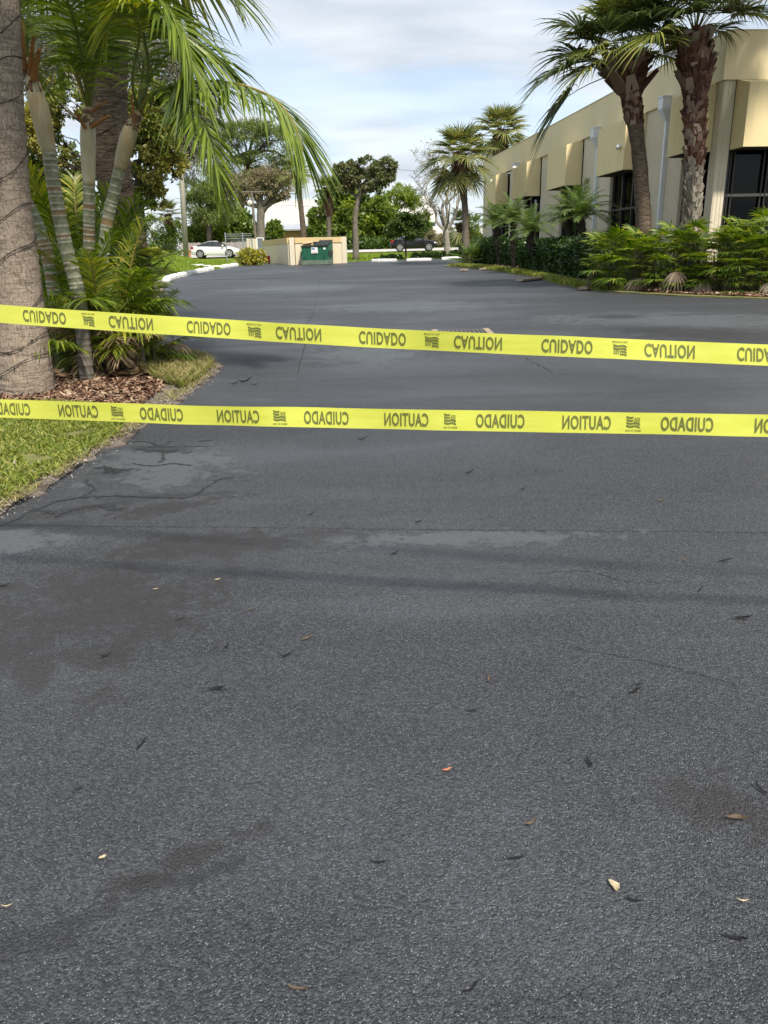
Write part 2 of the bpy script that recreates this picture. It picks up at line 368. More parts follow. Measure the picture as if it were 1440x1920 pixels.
M['shaft'] = mat('crownshaft', (0.42, 0.41, 0.30), (0.33, 0.22, 0.08), 0.5, 5, (1, 1, 0.5))
M['sheath'] = mat('dry_sheath', (0.20, 0.12, 0.075), (0.085, 0.05, 0.035), 0.8, 10, (1, 1, 0.4))
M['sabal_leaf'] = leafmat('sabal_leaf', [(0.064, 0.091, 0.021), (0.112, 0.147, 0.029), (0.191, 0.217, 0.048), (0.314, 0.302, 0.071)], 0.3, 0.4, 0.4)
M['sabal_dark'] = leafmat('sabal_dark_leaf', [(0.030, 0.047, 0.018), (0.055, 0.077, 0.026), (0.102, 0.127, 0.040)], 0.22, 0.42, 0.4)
M['sabal_far'] = leafmat('sabal_far_leaf', [(0.076, 0.102, 0.034), (0.126, 0.156, 0.051), (0.202, 0.216, 0.069), (0.277, 0.240, 0.069)], 0.32, 0.4, 0.4)
M['date_leaf'] = leafmat('date_leaf', [(0.067, 0.110, 0.034), (0.106, 0.162, 0.041), (0.163, 0.235, 0.054)], 0.3, 0.4, 0.4)
M['lady_leaf'] = leafmat('fan_bush_leaf', [(0.041, 0.077, 0.012), (0.078, 0.133, 0.017), (0.139, 0.209, 0.026), (0.312, 0.316, 0.052)], 0.34, 0.34, 0.45)
M['lady_dead'] = leafmat('fan_bush_dry_leaf', [(0.16, 0.12, 0.08), (0.07, 0.05, 0.032), (0.22, 0.18, 0.125)], 0.1, 0.75, 0.2)
M['hedge_leaf'] = leafmat('hedge_leaf', [(0.019, 0.043, 0.011), (0.038, 0.078, 0.016), (0.068, 0.121, 0.027)], 0.2, 0.35, 0.45)
M['yg_leaf'] = leafmat('yellow_green_leaf', [(0.055, 0.095, 0.018), (0.10, 0.145, 0.024), (0.18, 0.20, 0.04), (0.38, 0.31, 0.07)], 0.3, 0.4, 0.4, (0.9, (0.34, 0.30, 0.07)))
M['feather_leaf'] = leafmat('feathery_leaf', [(0.138, 0.144, 0.098), (0.196, 0.196, 0.138), (0.276, 0.265, 0.196)], 0.3, 0.6, 0.2)
M['mid_leaf'] = leafmat('mid_green_leaf', [(0.070, 0.112, 0.019), (0.119, 0.179, 0.030), (0.206, 0.263, 0.049)], 0.3, 0.45, 0.3, (0.5, (0.15, 0.17, 0.04)))
M['bright_leaf'] = leafmat('bright_green_leaf', [(0.096, 0.154, 0.019), (0.163, 0.227, 0.028), (0.270, 0.308, 0.048)], 0.32, 0.45, 0.3)
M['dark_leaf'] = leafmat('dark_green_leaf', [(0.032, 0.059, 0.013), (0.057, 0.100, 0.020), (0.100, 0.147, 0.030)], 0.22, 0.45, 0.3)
M['olive_leaf'] = leafmat('olive_leaf', [(0.075, 0.095, 0.039), (0.128, 0.149, 0.055), (0.213, 0.213, 0.095)], 0.22, 0.45, 0.3, (0.8, (0.14, 0.10, 0.05)))
M['pine_leaf'] = leafmat('pine_needles', [(0.062, 0.094, 0.025), (0.112, 0.150, 0.035), (0.189, 0.225, 0.047)], 0.2, 0.55, 0.25)
M['brown_leaf'] = leafmat('brownish_leaf', [(0.172, 0.133, 0.086), (0.250, 0.203, 0.125), (0.187, 0.203, 0.078)], 0.25, 0.6, 0.2)
M['croton_leaf'] = leafmat('croton_leaf', [(0.110, 0.143, 0.022), (0.352, 0.330, 0.044), (0.528, 0.462, 0.088)], 0.28, 0.4, 0.4)
M['twig'] = mat('twig', (0.24, 0.215, 0.185), (0.13, 0.115, 0.10), 0.9, 12)
M['litter'] = mat('black_twig', (0.008, 0.0075, 0.007), (0.005, 0.005, 0.005), 0.8, 40)
M['litter_red'] = mat('red_brown_leaf', (0.42, 0.16, 0.09), (0.22, 0.08, 0.05), 0.7, 40)
M['litter_pale'] = mat('pale_dry_leaf', (0.55, 0.47, 0.32), (0.22, 0.17, 0.09), 0.7, 60)
M['litter_brown'] = mat('brown_dry_leaf', (0.13, 0.09, 0.055), (0.06, 0.045, 0.03), 0.8, 40)
M['wire'] = mat('black_wire', (0.018, 0.018, 0.018), rough=0.5)
# building
def stucco(name, c, flute=False):
    m, t, b = newmat(name); v = mapping(t)
    f = noise(t, v, 0.8, 4, 0.6); g = noise(t, mapping(t, (3, 3, 0.35)), 2.5, 4, 0.6)
    col = ramp(t, f, [(0.3, tuple(q * 0.93 for q in c)), (0.7, c)])
    col = mixcol(t, mathn(t, 'MULTIPLY', mrange(t, g, 0.5, 0.8), 0.3), col, tuple(q * 0.62 for q in c))
    t.links.new(col, b.inputs['Base Color']); setv(b, Roughness=0.85); b.inputs['Specular IOR Level'].default_value = 0.2
    h = noise(t, v, 140, 3, 0.6); bumpn(t, b, h, 0.25, 0.004)
    return m
M['stucco'] = stucco('ochre_stucco', (0.76, 0.65, 0.41))
M['pier'] = stucco('cream_stucco', (0.68, 0.61, 0.46))
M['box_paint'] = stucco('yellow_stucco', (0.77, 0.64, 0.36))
M['enclosure'] = stucco('tan_enclosure', (0.66, 0.58, 0.42))
M['enclosure_cap'] = stucco('tan_cap', (0.60, 0.46, 0.24))
M['white_paint'] = mat('white_paint', (0.80, 0.80, 0.78), (0.70, 0.70, 0.69), 0.55, 5)
M['white_chalk'] = mat('chalky_white_paint', (0.78, 0.78, 0.76), (0.50, 0.49, 0.46), 0.8, 7, bump=0.3)
M['pipe'] = mat('white_pipe', (0.74, 0.76, 0.78), (0.66, 0.68, 0.70), 0.45, 3)
M['bronze'] = mat('dark_bronze', (0.035, 0.03, 0.027), (0.025, 0.022, 0.02), 0.45, 5, spec=0.5)
M['frame_grey'] = mat('frame_bar', (0.22, 0.20, 0.18), (0.16, 0.15, 0.14), 0.45, 5)
def glass_mat(name, tint, gl=0.06):
    m, t, b = newmat(name)
    tr = N(t, 'ShaderNodeBsdfTransparent'); tr.inputs[0].default_value = (*tint, 1)
    gg = N(t, 'ShaderNodeBsdfGlossy'); gg.inputs['Roughness'].default_value = 0.03; gg.inputs[0].default_value = (0.9, 0.95, 1, 1)
    fr = N(t, 'ShaderNodeFresnel'); fr.inputs[0].default_value = 1.22
    mx = N(t, 'ShaderNodeMixShader'); t.links.new(fr.outputs[0], mx.inputs[0]); t.links.new(tr.outputs[0], mx.inputs[1]); t.links.new(gg.outputs[0], mx.inputs[2])
    t.links.new(mx.outputs[0], t.nodes['Material Output'].inputs[0]); return m
M['glass'] = glass_mat('tinted_glass', (0.5, 0.51, 0.51))
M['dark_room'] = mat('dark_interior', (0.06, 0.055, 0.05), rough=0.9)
M['roof_white'] = mat('white_roof', (0.47, 0.455, 0.40), (0.43, 0.42, 0.375), 0.7, 0.3)
M['orange_wall'] = mat('orange_wall', (0.62, 0.40, 0.17), (0.54, 0.34, 0.14), 0.8, 0.8)
M['white_wall'] = mat('white_wall', (0.36, 0.37, 0.385), (0.31, 0.32, 0.335), 0.8, 0.3)
M['bungalow_roof'] = mat('bungalow_roof', (0.36, 0.38, 0.41), (0.29, 0.31, 0.34), 0.7, 0.5)
M['grey_wall'] = mat('grey_wall', (0.20, 0.215, 0.235), (0.15, 0.16, 0.175), 0.8, 0.4)
M['wood_fence'] = leafmat('weathered_plank', [(0.24, 0.215, 0.195), (0.34, 0.31, 0.28), (0.28, 0.25, 0.22)], 0.0, 0.9, 0.1)
M['steel'] = mat('galvanised_steel', (0.42, 0.43, 0.44), (0.32, 0.33, 0.34), 0.45, 8, metal=0.6)
M['concrete'] = mat('pole_concrete', (0.46, 0.42, 0.35), (0.36, 0.33, 0.28), 0.85, 4)
M['stone'] = mat('flagstone', (0.34, 0.27, 0.20), (0.22, 0.17, 0.125), 0.9, 7, bump=0.4)
M['dump_green'] = mat('dumpster_green', (0.022, 0.135, 0.075), (0.016, 0.085, 0.05), 0.5, 3)
M['dump_dark'] = mat('dumpster_dark', (0.035, 0.045, 0.045), (0.02, 0.025, 0.025), 0.55, 5)
M['dump_base'] = mat('dumpster_worn_base', (0.17, 0.21, 0.16), (0.08, 0.13, 0.09), 0.7, 5)
M['cardboard'] = mat('cardboard', (0.46, 0.32, 0.18), (0.34, 0.24, 0.14), 0.85, 5)
M['paper'] = mat('paper_sign', (0.82, 0.82, 0.82), (0.78, 0.78, 0.78), 0.7, 5)
M['print_blue'] = mat('print_blue', (0.16, 0.22, 0.42), rough=0.7)
M['print_red'] = mat('print_red', (0.55, 0.16, 0.12), rough=0.7)
M['red_bin'] = mat('red_plastic', (0.34, 0.022, 0.03), (0.25, 0.015, 0.02), 0.5, 5)
M['door_grey'] = mat('grey_metal_door', (0.17, 0.19, 0.21), (0.13, 0.145, 0.16), 0.5, 4)
M['car_white'] = mat('white_car_paint', (0.76, 0.76, 0.75), (0.74, 0.74, 0.73), 0.22, 2, spec=0.6)
M['car_black'] = mat('black_car_paint', (0.012, 0.012, 0.014), (0.010, 0.010, 0.012), 0.12, 2, spec=0.7)
M['car_glass'] = mat('car_glass', (0.02, 0.024, 0.026), (0.016, 0.018, 0.02), 0.06, 2, spec=0.8)
M['tyre'] = mat('tyre', (0.02, 0.02, 0.02), rough=0.85)
M['rim'] = mat('alloy_rim', (0.62, 0.63, 0.64), (0.52, 0.53, 0.54), 0.3, 5, metal=0.7)
M['tail'] = mat('tail_lamp', (0.42, 0.015, 0.02), rough=0.25)
M['lamp'] = mat('head_lamp', (0.72, 0.74, 0.76), rough=0.15, spec=0.7)
M['orange_tin'] = mat('orange_tin', (0.65, 0.13, 0.03), rough=0.5)
M['blue_pack'] = mat('blue_pack', (0.10, 0.16, 0.30), (0.45, 0.50, 0.55), 0.5, 20)
M['cable'] = mat('cable', (0.03, 0.03, 0.03), rough=0.6)
M['marker'] = mat('orange_marker', (0.60, 0.16, 0.05), rough=0.6)
M['grate'] = mat('cast_iron', (0.15, 0.14, 0.13), (0.08, 0.075, 0.07), 0.6, 14, metal=0.4)
M['cream_lamp'] = mat('cream_lamp', (0.75, 0.72, 0.62), rough=0.5)

# ================================================================== THE SETTING
def ground():
    xs = np.unique(np.concatenate([np.linspace(-900, -60, 12), np.arange(-60, -24, 4.0), np.arange(-24, -7, 0.6), np.arange(-7, 60, 6.0), np.linspace(60, 900, 12)]))
    ys = np.unique(np.concatenate([np.linspace(-120, -30, 4), np.arange(-30, 16, 4.0), np.arange(16, 68, 1.0), np.arange(68, 120, 5.0), np.linspace(120, 1500, 14)]))
    X, Y = np.meshgrid(xs, ys); Z = gz(X, Y) - 0.05
    V = np.stack([X.ravel(), Y.ravel(), Z.ravel()], 1); nx = len(xs)
    Fs = [(j * nx + i, j * nx + i + 1, (j + 1) * nx + i + 1, (j + 1) * nx + i) for j in range(len(ys) - 1) for i in range(nx - 1)]
    struct(link('ground', npmesh('ground', V, Fs, M['lawn'], True)))
ground()
LEFT_EDGE = [(-2.75, 3.0), (-2.45, 3.8), (-2.31, 4.39), (-2.2, 5.36), (-2.08, 6.74), (-2.04, 7.92), (-1.98, 9.2), (-2.06, 9.97), (-2.5, 10.9), (-3.4, 12.4), (-4.9, 17.5), (-7.0, 26.0), (-8.25, 31.5), (-8.35, 36.0), (-8.25, 41.0), (-7.85, 44.5), (-7.3, 46.0)]
RIGHT_EDGE = [(24, 14.6), (12, 15.6), (8.43, 17.2), (7.2, 18.3), (6.36, 19.4), (5.62, 20.8), (5.30, 23.5), (5.30, 27.5), (4.85, 31.5), (4.33, 34.26), (3.75, 36.6), (3.14, 37.7), (3.25, 38.7), (4.4, 41.5), (5.6, 45.5), (6.6, 48.9)]
LOT = [(40, -25), (40, 14.6)] + RIGHT_EDGE + [(3.0, 48.6), (-0.6, 48.4), (-1.9, 46.8), (-6.3, 47.4)] + LEFT_EDGE[::-1] + [(-5.0, 1.8), (-40, 0.6), (-40, -25)]
def smooth_poly(poly): return rough_edges(poly, 0.35, 0.022)
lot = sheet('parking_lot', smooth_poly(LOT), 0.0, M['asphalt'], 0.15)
# soil strip + grass verge and mulch bed on the left
VERGE = [(-2.75, 3.0), (-2.31, 4.39), (-2.08, 6.74), (-2.04, 7.92), (-1.98, 9.2), (-2.06, 9.97), (-2.5, 10.9), (-3.4, 12.4), (-4.9, 17.5), (-7.0, 26.0), (-8.25, 31.5), (-30, 31.5), (-30, 1.0), (-5.0, 1.8)]
sheet('soil_verge', rough_edges(VERGE, 0.10, 0.045), 0.010, M['dirt'], 0.12)
TURF = [(-2.85, 3.1), (-2.5, 4.3), (-2.32, 5.4), (-2.24, 6.3), (-2.4, 7.15), (-3.1, 7.5), (-4.2, 7.65), (-6, 7.9), (-20, 8.5), (-20, 1.6), (-5.0, 2.2)]
sheet('grass_verge', rough_edges(TURF, 0.15, 0.05), 0.04, M['verge'], 0.05)
BEDL = [(-2.45, 7.3), (-2.38, 8.2), (-2.42, 9.2), (-2.9, 10.4), (-3.9, 12.6), (-5.4, 18), (-7.6, 27), (-9, 31), (-26, 31), (-26, 8.4), (-6, 7.75), (-4.2, 7.5), (-3.1, 7.35)]
sheet('planting_bed', rough_edges(BEDL, 0.2, 0.05), 0.034, M['mulch'], 0.05)
# right hand bed: grass rim with mulch behind it, in front of the building
RIM = [p for p in RIGHT_EDGE] + [(9.5, 51.5), (30, 51), (30, 20), (30, 14.6)]
sheet('grass_rim', rough_edges(RIM, 0.3, 0.03), 0.03, M['verge'], 0.15)
BEDR = [(23, 15.1), (12, 16.0), (8.6, 17.45), (7.4, 18.6), (6.6, 19.7), (6.05, 21.0), (5.95, 23.5), (5.95, 27.5), (5.45, 31.5), (4.95, 34.6), (4.25, 37.0), (3.7, 38.0), (4.0, 39.0), (5.0, 41.5), (6.0, 45.5), (7.0, 48.4), (29, 48), (29, 21), (29, 15.1)]
sheet('planting_bed_right', rough_edges(BEDR, 0.3, 0.05), 0.042, M['mulch'], 0.05)
# street beyond the lot
def strip_quad(name, pts, dz, m):
    b = MB(); b.add([gp(x, y, dz) for x, y in pts], [(0, 1, 2, 3)]); return struct(b.build(name, m))
strip_quad('street', [(-120, 72.5), (160, 66.5), (160, 77.5), (-120, 83.5)], 0.03, M['road'])
strip_quad('driveway', [(-17.5, 64.0), (-8.6, 64.4), (-9.5, 70.6), (-18.5, 70.4)], 0.02, M['road'])

# cracks and joints of the asphalt, thin dark ribbons
def ribbon(name, pxs, w, jit, n=60):
    P = crv([G(x, y) for x, y in pxs], n); b = MB(); V = []
    for i, p in enumerate(P):
        T = P[min(i + 1, n - 1)] - P[max(i - 1, 0)]; T /= np.linalg.norm(T); Nn = np.array([-T[1], T[0], 0])
        c = p + Nn * random.gauss(0, jit); ww = w * random.uniform(0.25, 1.3)
        for q in (c - Nn * ww, c + Nn * ww): V.append((q[0], q[1], SL * q[1] + 0.003))
    b.add(V, [(2 * i, 2 * i + 1, 2 * i + 3, 2 * i + 2) for i in range(n - 1)])
    return b.build(name, M['crack'], lot)
ribbon('joint_crack', [(-60, 984), (250, 988), (500, 990), (720, 993), (1000, 995), (1250, 997), (1520, 1001)], 0.0022, 0.0035, 240)
ribbon('crack', [(1010, 1075), (1100, 1072), (1180, 1092), (1290, 1090)], 0.0016, 0.004, 60)
ribbon('crack', [(1060, 1212), (1180, 1235), (1300, 1262), (1400, 1290)], 0.0014, 0.004, 60)
ribbon('crack', [(985, 672), (1005, 682), (1035, 698)], 0.006, 0.01, 30)
ribbon('crack', [(560, 700), (582, 600), (598, 545), (600, 500)], 0.004, 0.02, 60)

M['damp'] = mat('damp_asphalt', (0.032, 0.033, 0.036), (0.020, 0.020, 0.022), 0.5, 30, bump=0.6, bs=150, bd=0.006)
def damp(pxs, w, jit, n=70):
    o = ribbon('damp_line', pxs, w, jit, n); o.data.materials.clear(); o.data.materials.append(M['damp'])
damp([(0, 986), (70, 955), (120, 938), (200, 931), (290, 933), (355, 932), (385, 915), (410, 900), (440, 894)], 0.013, 0.007, 110)
damp([(150, 934), (176, 918), (164, 907), (160, 900)], 0.012, 0.006, 30)
damp([(60, 955), (110, 962), (180, 948), (230, 955)], 0.03, 0.02, 60)
damp([(245, 828), (275, 829), (300, 836), (322, 828)], 0.012, 0.008, 40)
damp([(248, 845), (290, 838), (340, 838), (392, 837)], 0.01, 0.008, 60)
damp([(268, 846), (300, 846), (325, 848)], 0.04, 0.02, 30)
damp([(308, 850), (305, 862), (298, 868)], 0.012, 0.008, 20)
damp([(246, 869), (285, 874), (320, 870), (360, 873)], 0.012, 0.008, 60)
damp([(185, 876), (205, 882), (225, 886)], 0.035, 0.02, 30)
damp([(195, 874), (215, 880), (246, 881)], 0.012, 0.008, 30)
damp([(372, 828), (388, 826), (398, 825)], 0.02, 0.008, 16)

# --------------------------------------------------- grass, chips and pebbles
def blades(name, P, hmin, hmax, w, m, label, cat, lean=0.5, z=None, org=None):
    n = len(P); a = rng.uniform(0, 2 * math.pi, n); h = rng.uniform(hmin, hmax, n); ln = rng.normal(0, lean, n) * h
    X, Y = P[:, 0], P[:, 1]; Z = (gz(X, Y) if z is None else gz(X, Y) + z)
    ww = w * rng.uniform(0.6, 1.4, n); b = rng.uniform(0, 2 * math.pi, n)
    base = np.stack([X, Y, Z], 1); side = np.stack([np.cos(a), np.sin(a), np.zeros(n)], 1) * ww[:, None]
    tip = base + np.stack([np.cos(b) * ln, np.sin(b) * ln, h], 1)
    mid = base + np.stack([np.cos(b) * ln * 0.35, np.sin(b) * ln * 0.35, h * 0.6], 1)
    V = np.stack([base - side * 0.7, base + side * 0.7, mid + side, tip, mid - side], 1).reshape(-1, 3)
    i = np.arange(n)[:, None] * 5
    Fq = np.concatenate([i + np.array([[0, 1, 2, 4]])], 1); Ft = i + np.array([[4, 2, 3]])
    me = bpy.data.meshes.new(name); me.from_pydata(V.tolist(), [], Fq.tolist() + Ft.tolist()); me.materials.append(m); me.update()
    return tag(link(name, me), label, cat, None, 'stuff')
turf_in = [(-2.72, 3.3), (-2.43, 4.3), (-2.27, 5.4), (-2.19, 6.3), (-2.3, 7.1), (-3.1, 7.6), (-4.2, 7.7), (-6, 7.95), (-8, 8), (-8, 2.6)]
P = sample_poly(turf_in, 95000); k = np.exp(-((P[:, 0] + 2.4) / 3.2) ** 2) > rng.uniform(0, 1, len(P)); P = P[k]
thin = np.sin(P[:, 0] * 5.1 + np.sin(P[:, 1] * 3.3) * 2) * np.cos(P[:, 1] * 4.3 + 1.3) > -0.86
blades('verge_grass', P[thin], 0.012, 0.05, 0.0062, M['grass'], 'short yellow-green grass on the verge below the leftmost palm trunk', 'grass', 1.3, 0.04)
P = sample_poly([(-2.14, 8.3), (-2.08, 9.2), (-2.14, 9.95), (-2.55, 10.6), (-3.1, 10.5), (-3.0, 9.6), (-2.6, 8.9)], 6500)
blades('tip_grass', P, 0.04, 0.15, 0.006, M['straw'], 'tall straw-yellow grass at the tip of the left planting bed', 'grass', 0.8, 0.03)
P = sample_poly([(-2.14, 8.3), (-2.08, 9.2), (-2.14, 9.95), (-2.55, 10.6), (-3.1, 10.5), (-3.0, 9.6), (-2.6, 8.9)], 4500)
blades('tip_grass', P, 0.03, 0.11, 0.007, M['grass'], 'green grass mixed into the straw at the tip of the left bed', 'grass', 0.7, 0.03)
ye = rng.uniform(3.2, 10.3, 5200); P = np.stack([np.interp(ye, [p[1] for p in LEFT_EDGE], [p[0] for p in LEFT_EDGE]) - 0.02 - abs(rng.normal(0, 0.11, 5200)), ye], 1); k = (np.sin(ye * 7.3) + np.sin(ye * 17.1 + 1) + np.sin(ye * 3.1)) > rng.uniform(-2.2, 1.2, 5200)
blades('edge_straw', P[k], 0.008, 0.045, 0.004, M['straw'], 'dry straw-coloured grass tufts creeping over the grit at the asphalt edge', 'grass', 1.8, 0.014)
rimz = [(5.62, 20.8), (5.32, 23.5), (5.32, 27.5), (4.87, 31.5), (4.35, 34.3), (3.78, 36.5), (3.3, 37.7), (3.8, 38.0), (4.3, 37.0), (4.95, 34.6), (5.4, 31.5), (5.85, 27.5), (5.85, 23.5), (6.0, 21.2), (6.3, 20.2)]
P = sample_poly(rimz, 15000)
blades('rim_grass', P, 0.05, 0.16, 0.011, M['grass'], 'narrow strip of green grass between asphalt and mulch on the right', 'grass', 0.6, 0.03)
P = sample_poly([(-8.5, 31.5), (-8.6, 36), (-8.5, 41), (-8.1, 44.5), (-7.8, 47), (-11, 58), (-15, 58), (-19, 40), (-17, 31.5)], 42000)
blades('mound_grass', P, 0.04, 0.11, 0.018, M['lawngrass'], 'green lawn on the mound behind the white kerb blocks', 'lawn', 0.7, -0.05)
P = sample_poly([(-1.9, 47.2), (-0.6, 49), (9, 49.6), (14, 66), (-6, 69), (-6, 52)], 26000)
blades('far_grass', P, 0.04, 0.12, 0.02, M['lawngrass'], 'sunlit lawn strip between the wheel stops and the street', 'lawn', 0.7, -0.05)

def chips(name, P, s, m, label, cat, z, flat=0.35):
    n = len(P); a = rng.uniform(0, 2 * math.pi, n); L = s * rng.uniform(0.4, 1.3, n); w = L * rng.uniform(0.15, 0.4, n)
    c = np.stack([P[:, 0], P[:, 1], gz(P[:, 0], P[:, 1]) + z + rng.uniform(0, s * 0.35, n)], 1)
    u = np.stack([np.cos(a), np.sin(a), rng.normal(0, flat, n)], 1) * L[:, None]
    v = np.stack([-np.sin(a), np.cos(a), rng.normal(0, flat, n)], 1) * w[:, None]
    V = np.stack([c - u - v * 0.6, c + u - v, c + u * 0.8 + v, c - u + v], 1).reshape(-1, 3)
    Fs = np.arange(4 * n).reshape(-1, 4)
    return tag(link(name, npmesh(name, V, Fs, m)), label, cat, None, 'stuff')
P = sample_poly([(-2.35, 7.4), (-2.35, 8.2), (-2.5, 9.0), (-2.9, 10.0), (-4.5, 10.4), (-5.5, 8), (-4.2, 7.5), (-3.1, 7.35)], 9000)
chips('mulch_chips', P, 0.035, M['chip'], 'red-brown wood mulch around the base of the leftmost palm trunk', 'mulch', 0.036)
P = sample_poly([(12, 15.9), (8.6, 17.35), (7.4, 18.5), (6.6, 19.7), (6.1, 21.0), (6.0, 27.5), (5.0, 34.6), (4.2, 37.6), (5.5, 37), (6.6, 30), (7, 22), (9, 20.5), (12, 18.5)], 12000)
chips('mulch_chips', P, 0.06, M['chip'], 'brown mulch under the hedge and fan palm bushes on the right', 'mulch', 0.044)
P = np.vstack([np.stack([np.interp(y, [p[1] for p in LEFT_EDGE], [p[0] for p in LEFT_EDGE]) - abs(rng.normal(0.03, 0.13, len(y))), y], 1) for y in [rng.uniform(3.2, 10.4, 2200)]])
chips('edge_pebbles', P, 0.012, M['pebble'], 'pale grit and pebbles along the asphalt edge below the verge', 'grit', 0.024, 0.6)
P = np.stack([np.interp(np.linspace(3.2, 10.4, 900), [p[1] for p in LEFT_EDGE], [p[0] for p in LEFT_EDGE]) + rng.normal(0.0, 0.05, 900), np.linspace(3.2, 10.4, 900)], 1)
chips('edge_pebbles', P, 0.009, M['pebble'], 'scattered pebbles spilled on the rim of the asphalt at left', 'grit', 0.004, 0.4)
P = sample_poly(turf_in, 260)
chips('fallen_petals', P, 0.02, M['pebble'], 'pale dead leaf bits lying in the verge grass', 'leaf litter', 0.075, 0.5)

# ================================================================== PALM FROND BUILDERS
def pinnate(pts, n=34, ll=0.45, w=0.016, droop=0.35, vee=0.25, start=0.16, rr=0.012, twist=0.0, jag=0.12, gap=0.0, gr=1.0):
    """pts: stalk in 3-D; two rows of leaflets hanging from it. materials: 0 leaf, 1 stalk"""
    b = MB(); m = 48; P = crv(pts, m)
    b.tube(P, [rr * (1 - 0.8 * i / (m - 1)) + 0.0015 for i in range(m)], 5, 1)
    up = np.array([0, 0, 1.0])
    for sd in (-1, 1):
        for i in range(n):
            t = start + (1 - start) * (i + 0.5 * (sd > 0) * 0.6 + random.uniform(-0.2, 0.2)) / n
            if random.random() < gap: continue
            t = min(max(t, 0.01), 0.995); f = t * (m - 1); j = min(int(f), m - 2)
            p = P[j] + (P[j + 1] - P[j]) * (f - j)
            T = P[j + 1] - P[j]; T = T / np.linalg.norm(T)
            Sx = np.cross(T, up); ls = np.linalg.norm(Sx)
            Sx = Sx / ls if ls > 0.05 else np.array([1.0, 0, 0])
            Nn = np.cross(Sx, T)
            if twist: Sx, Nn = Sx * math.cos(twist) + Nn * math.sin(twist), Nn * math.cos(twist) - Sx * math.sin(twist)
            q = (t - start) / (1 - start)
            L = ll * (0.45 + 0.55 * math.sin(math.pi * min(1, 0.18 + 0.62 * q)) ** 0.8) * (1 - 0.35 * max(0, q - 0.75) / 0.25) * random.uniform(1 - jag, 1 + jag)
            a = math.radians(68 - 42 * q + random.uniform(-7, 7))
            d = T * math.cos(a) + Sx * sd * math.sin(a) + Nn * (vee + random.uniform(-0.12, 0.12)); d /= np.linalg.norm(d)
            Wd = np.cross(d, Nn); nw = np.linalg.norm(Wd); Wd = Wd / nw if nw > 0.05 else T
            Wd = Wd * 0.9 + Nn * random.uniform(-0.4, 0.4)
            dr = droop * random.uniform(0.7, 1.3); V = []
            for s, ws in ((0, 0.35), (0.3, 1.0), (0.65, 0.8), (1.0, 0.06)):
                c = p + d * L * s - up * dr * L * s ** 2 * gr
                V += [c - Wd * w * ws, c + Wd * w * ws]
            b.add(V, [(0, 1, 3, 2), (2, 3, 5, 4), (4, 5, 7, 6)], 0)
    return b
def arc(e, L, sag, n=6, x0=0.0):
    """stalk leaving the origin in the xz plane at elevation e (deg) and bending down by sag (deg)"""
    P = [np.array([x0, 0, 0.0])]; k = 10
    for i in range(k):
        an = math.radians(e - sag * ((i + 0.5) / k) ** 1.3)
        P.append(P[-1] + np.array([math.cos(an), 0, math.sin(an)]) * L / k)
    return P[::2]
def fan(e, Lp, R, nseg=34, spread=125, droop=0.4, sag=25, fold=0.25, w0=1.0, dead=False, pr=0.013):
    """fan leaf on a stalk; materials 0 blade, 1 stalk"""
    b = MB(); P = arc(e, Lp, sag); m = len(P)
    b.tube(P, [pr * (1.2 - 0.6 * i / (m - 1)) for i in range(m)], 5, 1)
    H = P[-1]; T = P[-1] - P[-2]; T /= np.linalg.norm(T)
    ce = math.radians(random.uniform(5, 20)); up = np.array([0, 0, 1.0]); Sx = np.array([0, 1.0, 0]); Nn = np.cross(T, Sx); Nn = Nn if Nn[2] > 0 else -Nn
    T = T * math.cos(ce) - Nn * math.sin(ce); Nn = np.cross(T, Sx); Nn = Nn if Nn[2] > 0 else -Nn
    dphi = math.radians(2 * spread / nseg)
    for i in range(nseg):
        ph = math.radians(-spread + 2 * spread * (i + 0.5) / nseg) + random.uniform(-0.03, 0.03)
        L = R * (0.78 + 0.22 * math.cos(ph)) * random.uniform(0.88, 1.08)
        d = T * math.cos(ph) + Sx * math.sin(ph) + Nn * (fold * abs(math.sin(ph)) - 0.05); d /= np.linalg.norm(d)
        Wd = np.cross(d, Nn); Wd /= np.linalg.norm(Wd) + 1e-9
        Wd = Wd * 0.85 + Nn * (0.5 if i % 2 else -0.5) * 0.7
        dr = droop * random.uniform(0.6, 1.4); V = []
        for s in (0.02, 0.35, 0.6, 0.82, 1.0):
            wd = R * min(s, 0.42) * dphi * 0.56 * w0 * (1 if s < 0.5 else (1 - s) / 0.5 * 0.9 + 0.05)
            c = H + d * L * s - up * dr * L * s ** 2.6
            V += [c - Wd * wd, c + Wd * wd]
        b.add(V, [(2 * j, 2 * j + 1, 2 * j + 3, 2 * j + 2) for j in range(4)], 0)
    return b
def trunk_mesh(P, R, nring=70, nside=14, jit=0.035, wob=0.0):
    Q = crv(P, nring); b = MB(); b_r = []
    for i in range(nring):
        t = i / (nring - 1); f = t * (len(R) - 1); j = min(int(f), len(R) - 2); b_r.append((R[j] + (R[j + 1] - R[j]) * (f - j)) * (1 + random.uniform(-wob, wob)))
    b.tube(Q, b_r, nside, 0, jit); return b, Q, b_r
